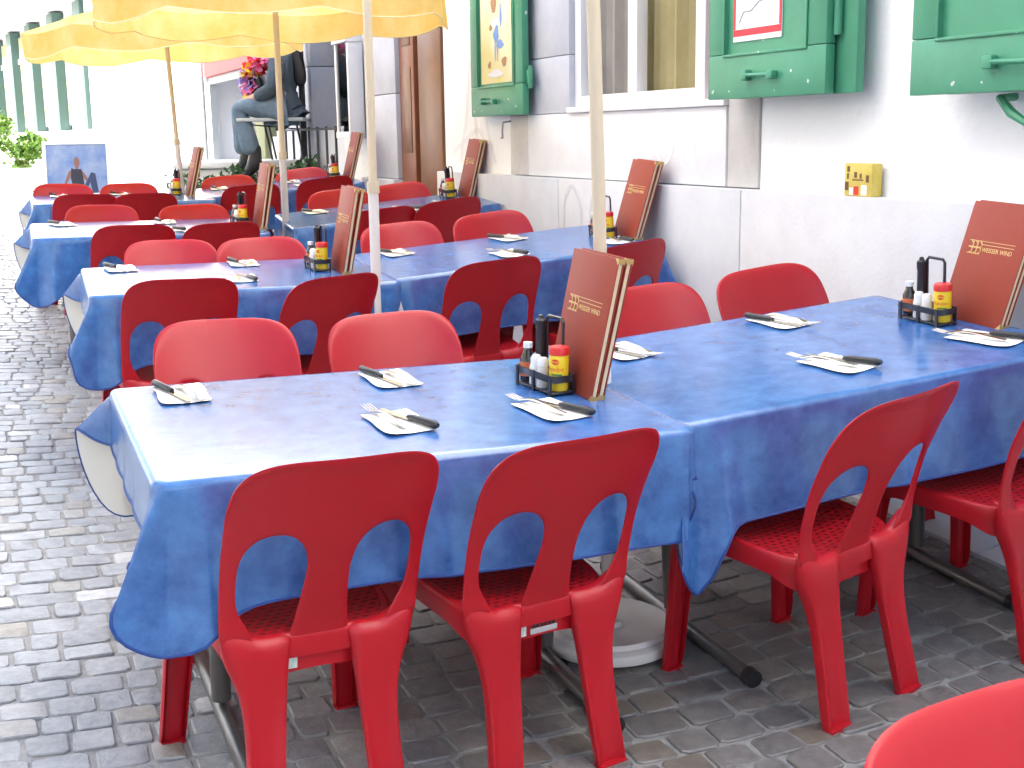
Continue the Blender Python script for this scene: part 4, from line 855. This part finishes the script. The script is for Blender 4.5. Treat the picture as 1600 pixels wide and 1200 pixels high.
# folding table on the planter
HT2 = 1.645
ft = thing('folding_table', 'small pale folding table with thin iron legs the person sits on', 'table', T3((-2.06, 11.52, 0)))
mb = MB(); mb.box((-.33, -.28, HT2 - .03), (.26, .36, HT2), 'shopgrey', None, .008); mb.build('tabletop', ft)
for x in (-.12, .17):
    for y in (.12, .32): mb = MB(); mb.tube([(x - .04, y, HT2 - .03), (x + .02, y, 1.275)], .010, 'iron', n=6); mb.build('leg', ft)
mb = MB(); mb.tube([(-.3, -.14, HT2 - .05), (.2, -.14, HT2 - .10)], .007, 'iron', n=6); mb.build('brace', ft)
def skin_mesh(name, joints, edges, mt, levels=2):
    me = bpy.data.meshes.new(name); me.from_pydata([j[0] for j in joints], edges, []); o = bpy.data.objects.new('tmp', me); sc.collection.objects.link(o); md = o.modifiers.new('s', 'SKIN'); md.use_smooth_shade = True
    for v, j in zip(me.skin_vertices[0].data, joints): v.radius = (j[1], j[2] if len(j) > 2 else j[1])
    me.skin_vertices[0].data[0].use_root = True
    sb = o.modifiers.new('b', 'SUBSURF'); sb.levels = levels; sb.render_levels = levels; dg = bpy.context.evaluated_depsgraph_get(); dg.update(); r = bpy.data.meshes.new_from_object(o.evaluated_get(dg)); bpy.data.objects.remove(o); r.materials.clear(); r.materials.append(M[mt]); r.polygons.foreach_set('use_smooth', [True] * len(r.polygons)); return r
# person: local x = forward, z up, origin on the seat below the hips
PM = T3((-1.98, 11.38, HT2)) @ RZ(pi - radians(8))
per = thing('person', 'person in a dark denim jacket and jeans sitting high with boots dangling, flower garland on', 'person', PM)
J = [((0, 0, .11), .10, .12), ((.0, 0, .28), .09, .12), ((-.02, 0, .44), .088, .14), ((-.02, 0, .54), .06, .07), ((.0, 0, .60), .048), ((.03, 0, .68), .075, .065), ((.035, 0, .75), .085, .075),
     ((.02, .10, .09), .085), ((.40, .11, .10), .062), ((.275, .10, -.30), .042), ((.33, .10, -.46), .03), ((.02, -.10, .09), .085), ((.46, -.10, .10), .062), ((.43, -.10, -.30), .042), ((.48, -.10, -.46), .03),
     ((-.02, .19, .48), .055), ((.02, .235, .24), .043), ((.25, .13, .17), .034), ((-.02, -.19, .48), .055), ((.02, -.235, .24), .043), ((.25, -.12, .17), .034), ((.30, .10, .165), .03, .018), ((.30, -.09, .165), .03, .018)]
E_ = [(0, 1), (1, 2), (2, 3), (3, 4), (4, 5), (5, 6), (0, 7), (7, 8), (8, 9), (9, 10), (0, 11), (11, 12), (12, 13), (13, 14), (2, 15), (15, 16), (16, 17), (2, 18), (18, 19), (19, 20), (17, 21), (20, 22)]
for hb, sgn in ((21, 1), (22, -1)):
    b = Vector(J[hb][0])
    for fi in range(4):
        off = (fi - 1.5) * .019; ln = (.06, .07, .068, .055)[fi]; p1 = b + Vector((.03, sgn * 0 + off, -.004)); p2 = p1 + Vector((ln * .55, 0, -.008)); p3 = p2 + Vector((ln * .4, 0, -.022)); i0 = len(J); J += [(tuple(p1), .0085), (tuple(p2), .008), (tuple(p3), .0065)]; E_ += [(hb, i0), (i0, i0 + 1), (i0 + 1, i0 + 2)]
    p1 = b + Vector((-.005, -sgn * .035, 0)); p2 = p1 + Vector((.03, -sgn * .018, -.005)); i0 = len(J); J += [(tuple(p1), .010), (tuple(p2), .008)]; E_ += [(hb, i0), (i0, i0 + 1)]
obj('body', skin_mesh('body', J, E_, 'skin'), per)
mb = MB(); mb.lathe([(0, -.012), (.012, -.006), (.012, .006), (0, .012)], 'white', T3((.112, .03, .715)), 10); mb.lathe([(0, -.012), (.012, -.006), (.012, .006), (0, .012)], 'white', T3((.112, -.03, .715)), 10)
mb.add([(.11, -.012, .70), (.11, .012, .70), (.138, 0, .688), (.112, 0, .73)], [(0, 1, 2), (0, 2, 3), (1, 3, 2), (0, 3, 1)], 'skin'); mb.box((.103, -.022, .660), (.112, .022, .667), 'redprint', None, .002); mb.build('face', per)
jk = [((0, 0, .08), .112, .155), ((.0, 0, .26), .108, .152), ((-.02, 0, .44), .108, .172), ((-.015, 0, .54), .085, .095), ((-.02, .195, .48), .085), ((.02, .24, .24), .072), ((.22, .14, .175), .058), ((-.02, -.195, .48), .085), ((.02, -.24, .24), .072), ((.22, -.13, .175), .058), ((-.03, 0, .03), .115, .155)]
obj('jacket', skin_mesh('jacket', jk, [(0, 1), (1, 2), (2, 3), (2, 4), (4, 5), (5, 6), (2, 7), (7, 8), (8, 9), (0, 10)], 'jacket'), per)
jn = [((0, 0, .10), .135, .15), ((.04, .10, .085), .115), ((.40, .11, .10), .09), ((.335, .105, -.10), .082), ((.285, .10, -.33), .095, .095), ((.04, -.10, .085), .115), ((.46, -.10, .10), .09), ((.445, -.10, -.10), .082), ((.435, -.10, -.33), .095, .095)]
obj('jeans', skin_mesh('jeans', jn, [(0, 1), (1, 2), (2, 3), (3, 4), (0, 5), (5, 6), (6, 7), (7, 8)], 'jeans'), per)
for y, x0 in ((.10, .275), (-.10, .43)):
    bt = [((x0 - .02, y, -.22), .058), ((x0 - .02, y, -.30), .055), ((x0, y, -.40), .058), ((x0 + .035, y, -.46), .056, .05), ((x0 + .10, y, -.52), .046, .05), ((x0 + .15, y, -.56), .03, .04), ((x0 - .03, y, -.46), .045)]
    obj('boot', skin_mesh('boot', bt, [(0, 1), (1, 2), (2, 3), (3, 4), (4, 5), (2, 6)], 'boot'), per)
hr = [((.0, 0, .80), .075, .085), ((-.05, 0, .74), .085, .09), ((-.08, 0, .62), .065, .085), ((-.12, 0, .48), .055, .085), ((-.15, .0, .34), .045, .07), ((-.165, 0, .26), .02, .04), ((.06, 0, .82), .045, .06)]
obj('hair', skin_mesh('hair', hr, [(0, 1), (1, 2), (2, 3), (3, 4), (4, 5), (0, 6)], 'hair'), per)
def petals(mb, c, rad, n, cols, R0):
    for i in range(n):
        a = Vector((R0.gauss(0, 1), R0.gauss(0, 1), R0.gauss(0, 1))).normalized(); b = a.cross(Vector((R0.gauss(0, 1), R0.gauss(0, 1), R0.gauss(0, 1)))).normalized(); c2 = a.cross(b); p = Vector(c) + a * rad * .4
        mb.add([p, p + a * rad * .6 + b * rad * .5, p + a * rad * 1.0, p + a * rad * .6 - b * rad * .5], [(0, 1, 2, 3)], R0.choice(cols))
mb = MB(); R0 = random.Random(5); seq = [['lei_white', 'lei_pink'], ['lei_red', 'lei_pink'], ['lei_yellow', 'lei_red'], ['lei_white', 'lei_violet'], ['lei_pink', 'lei_violet'], ['lei_red', 'lei_yellow']]
for (yy, xx) in ((.09, .0), (-.09, .05)):
    for i in range(13): f = i / 12; petals(mb, (.06 + .24 * sin(f * 2.3) + xx * f, yy * (1 - f * .3), .60 - .42 * f), .07, 18, seq[int(f * 5.99)], R0)
for i in range(6): f = i / 5; petals(mb, (.21, lerp(-.05, .05, f), .21), .06, 14, ['lei_red', 'lei_yellow'], R0)
mb.build('flower_garland', per, smooth=False)
mb = MB(); mb.tube([PM @ Vector((.16, 0, .20)), PM @ Vector((.22, .03, .06))], .008, 'white', n=6); mb.box((-.08, -.09, .0), (.07, .09, .16), 'boot', PM @ T3((.24, 0, .205)) @ RY(.2), .03); tag(mb.build('shoulder_bag'), 'black bag held on the lap of the seated person', 'bag')
# garland in the lattice window
mb = MB(); R0 = random.Random(9)
for i in range(16): petals(mb, tuple(P(SW + .12, 10.78 + .02 * sin(i), 2.45 - i * .053)), .034, 12, [['lei_green', 'lei_yellow'], ['lei_red', 'lei_pink'], ['lei_blue', 'lei_violet'], ['lei_red', 'lei_yellow']][(i // 3) % 4], R0)
for i in range(4): petals(mb, tuple(P(SW + .12, 10.70, 1.78 - i * .05)), .03, 10, ['lei_red', 'lei_green'], R0)
tag(mb.build('flower_garland', smooth=False), 'colourful flower garland hanging in the dark lattice window', 'garland')
# glazed menu case on the wall
CM = T3(P(SW - .02, 9.98, 1.46)) @ RZ(YAW)
cs = thing('menu_case', 'white framed glazed menu case on the wall beyond the stone pillar', 'display case', CM)
mb = MB(); mb.box((-.13, -.19, .0), (0, .2, .05), 'whitepaint', None, .004); mb.box((-.14, -.2, .74), (0, .21, .82), 'whitepaint', None, .004); mb.box((-.12, -.19, .051), (0, -.15, .739), 'whitepaint'); mb.box((-.12, .16, .051), (0, .2, .739), 'whitepaint'); mb.box((-.02, -.149, .051), (0, .159, .739), 'paper'); mb.build('frame', cs)
mb = MB(); mb.box((-.11, -.149, .051), (-.107, .159, .739), 'glass'); mb.build('pane', cs)
mb = MB()
for zz, h, c in ((.42, .26, 'farcream'), (.10, .26, 'greyprint')): mb.box((-.026, -.12, zz), (-.022, .13, zz + h), c)
mb.build('menu_sheet', cs)
# A-board with a printed poster
def pixel_ray(u, v): d = right * ((u - 800) / 1955) + down * ((v - 600) / 1955) + fwd; return d / d.y
D = 16.2; a_ = pixel_ray(72, 305) * D; b_ = pixel_ray(174, 305) * D; ww = (b_ - a_).length; base = Vector((a_.x, D, H + a_.z)); ang = 0
BMx = T3(((a_.x + b_.x) / 2, D, H + (a_.z + b_.z) / 2 - .02)) @ RZ(radians(4)) @ RX(-radians(4)); hh = .70
ab = thing('pavement_board', 'white framed pavement board with a photo print of a seated man', 'sign', BMx)
mb = MB()
for x0, x1, z0, z1 in ((-ww / 2, ww / 2, hh - .04, hh), (-ww / 2, ww / 2, 0, .04), (-ww / 2, -ww / 2 + .04, .04, hh - .04), (ww / 2 - .04, ww / 2, .04, hh - .04)): mb.box((x0, -.02, z0), (x1, .02, z1), 'posterwhite', None, .003)
gz2 = Zxy(BMx.translation.x, D) - BMx.translation.z
for x in (-ww / 2 + .03, ww / 2 - .03): mb.box((x - .02, -.018, gz2), (x + .02, .018, -.0005), 'posterwhite'); mb.box((x - .02, .3, gz2), (x + .02, .33, .1), 'posterwhite')
mb.build('frame', ab)
mb = MB(); mb.box((-ww / 2 + .041, -.006, .041), (ww / 2 - .041, .01, hh - .041), 'skyprint'); mb.build('print', ab)
mb = MB()
def pp(pts, mt, y): mb.poly([(x * ww * .5, z * hh) for x, z in pts], y, -.0062, mt)
def ell(cx, cz, rx, rz): return [(cx + rx * cos(a), cz + rz * sin(a)) for a in np.linspace(0, 2 * pi, 16, endpoint=False)]
pp([(-.12, .50), (-.25, .46), (-.42, .22), (-.60, .08), (-.52, .07), (-.34, .22), (-.20, .36)], 'printskin', -.0072); pp([(.14, .48), (.22, .42), (.34, .30), (.28, .26), (.16, .36)], 'printskin', -.0070)
pp([(-.17, .52), (-.08, .50), (.06, .50), (.13, .50), (.18, .34), (.20, .18), (-.14, .16), (-.20, .34)], 'printblack', -.0078); pp([(-.14, .18), (.20, .20), (.42, .44), (.54, .42), (.62, .07), (.44, .07), (.38, .26), (.22, .07), (-.28, .07)], 'printjeans', -.0084); pp(ell(.0, .62, .085, .10), 'printskin', -.0080); pp(ell(0, .55, .05, .06), 'printskin', -.0074)
mb.build('figure', ab, smooth=False)
# shrub in a white planter, far left
D = 19.5; c_ = pixel_ray(36, 262) * D; gp = Zxy(c_.x, D); c_.z += H
pl = thing('round_shrub', 'light green bush in a white tub at the far left', 'shrub', T3((c_.x, D, gp)))
mb = MB(); top = max(.3, c_.z - gp); mb.lathe([(0, 0), (.26, 0), (.34, top * .9), (.37, top * .9), (.37, top), (.32, top), (.31, top - .04), (0, top - .04)], 'terracotta', n=28); mb.build('tub', pl)
mb = MB()
for k in range(6): mb.tube([(0, 0, top - .1), (.12 * cos(k), .12 * sin(k), top + .2)], [.015, .006], 'brown', n=5)
mb.build('stems', pl); leaves('foliage', None, None, (0, 0, top + .24), .36, .3, .25, 1500, 'leaf', .10, 77, pl)
D = 21.5; c_ = pixel_ray(4, 262) * D; gp = Zxy(c_.x, D); pl = thing('round_shrub', 'pale bush cut by the left edge of the frame, behind the other bush', 'shrub', T3((c_.x - .15, D, gp)))
mb = MB(); mb.lathe([(0, 0), (.26, 0), (.34, .5), (.37, .5), (.37, .56), (0, .52)], 'terracotta', n=28); mb.build('tub', pl); leaves('foliage', None, None, (0, 0, .85), .4, .3, .33, 1200, 'leaf', .10, 78, pl)
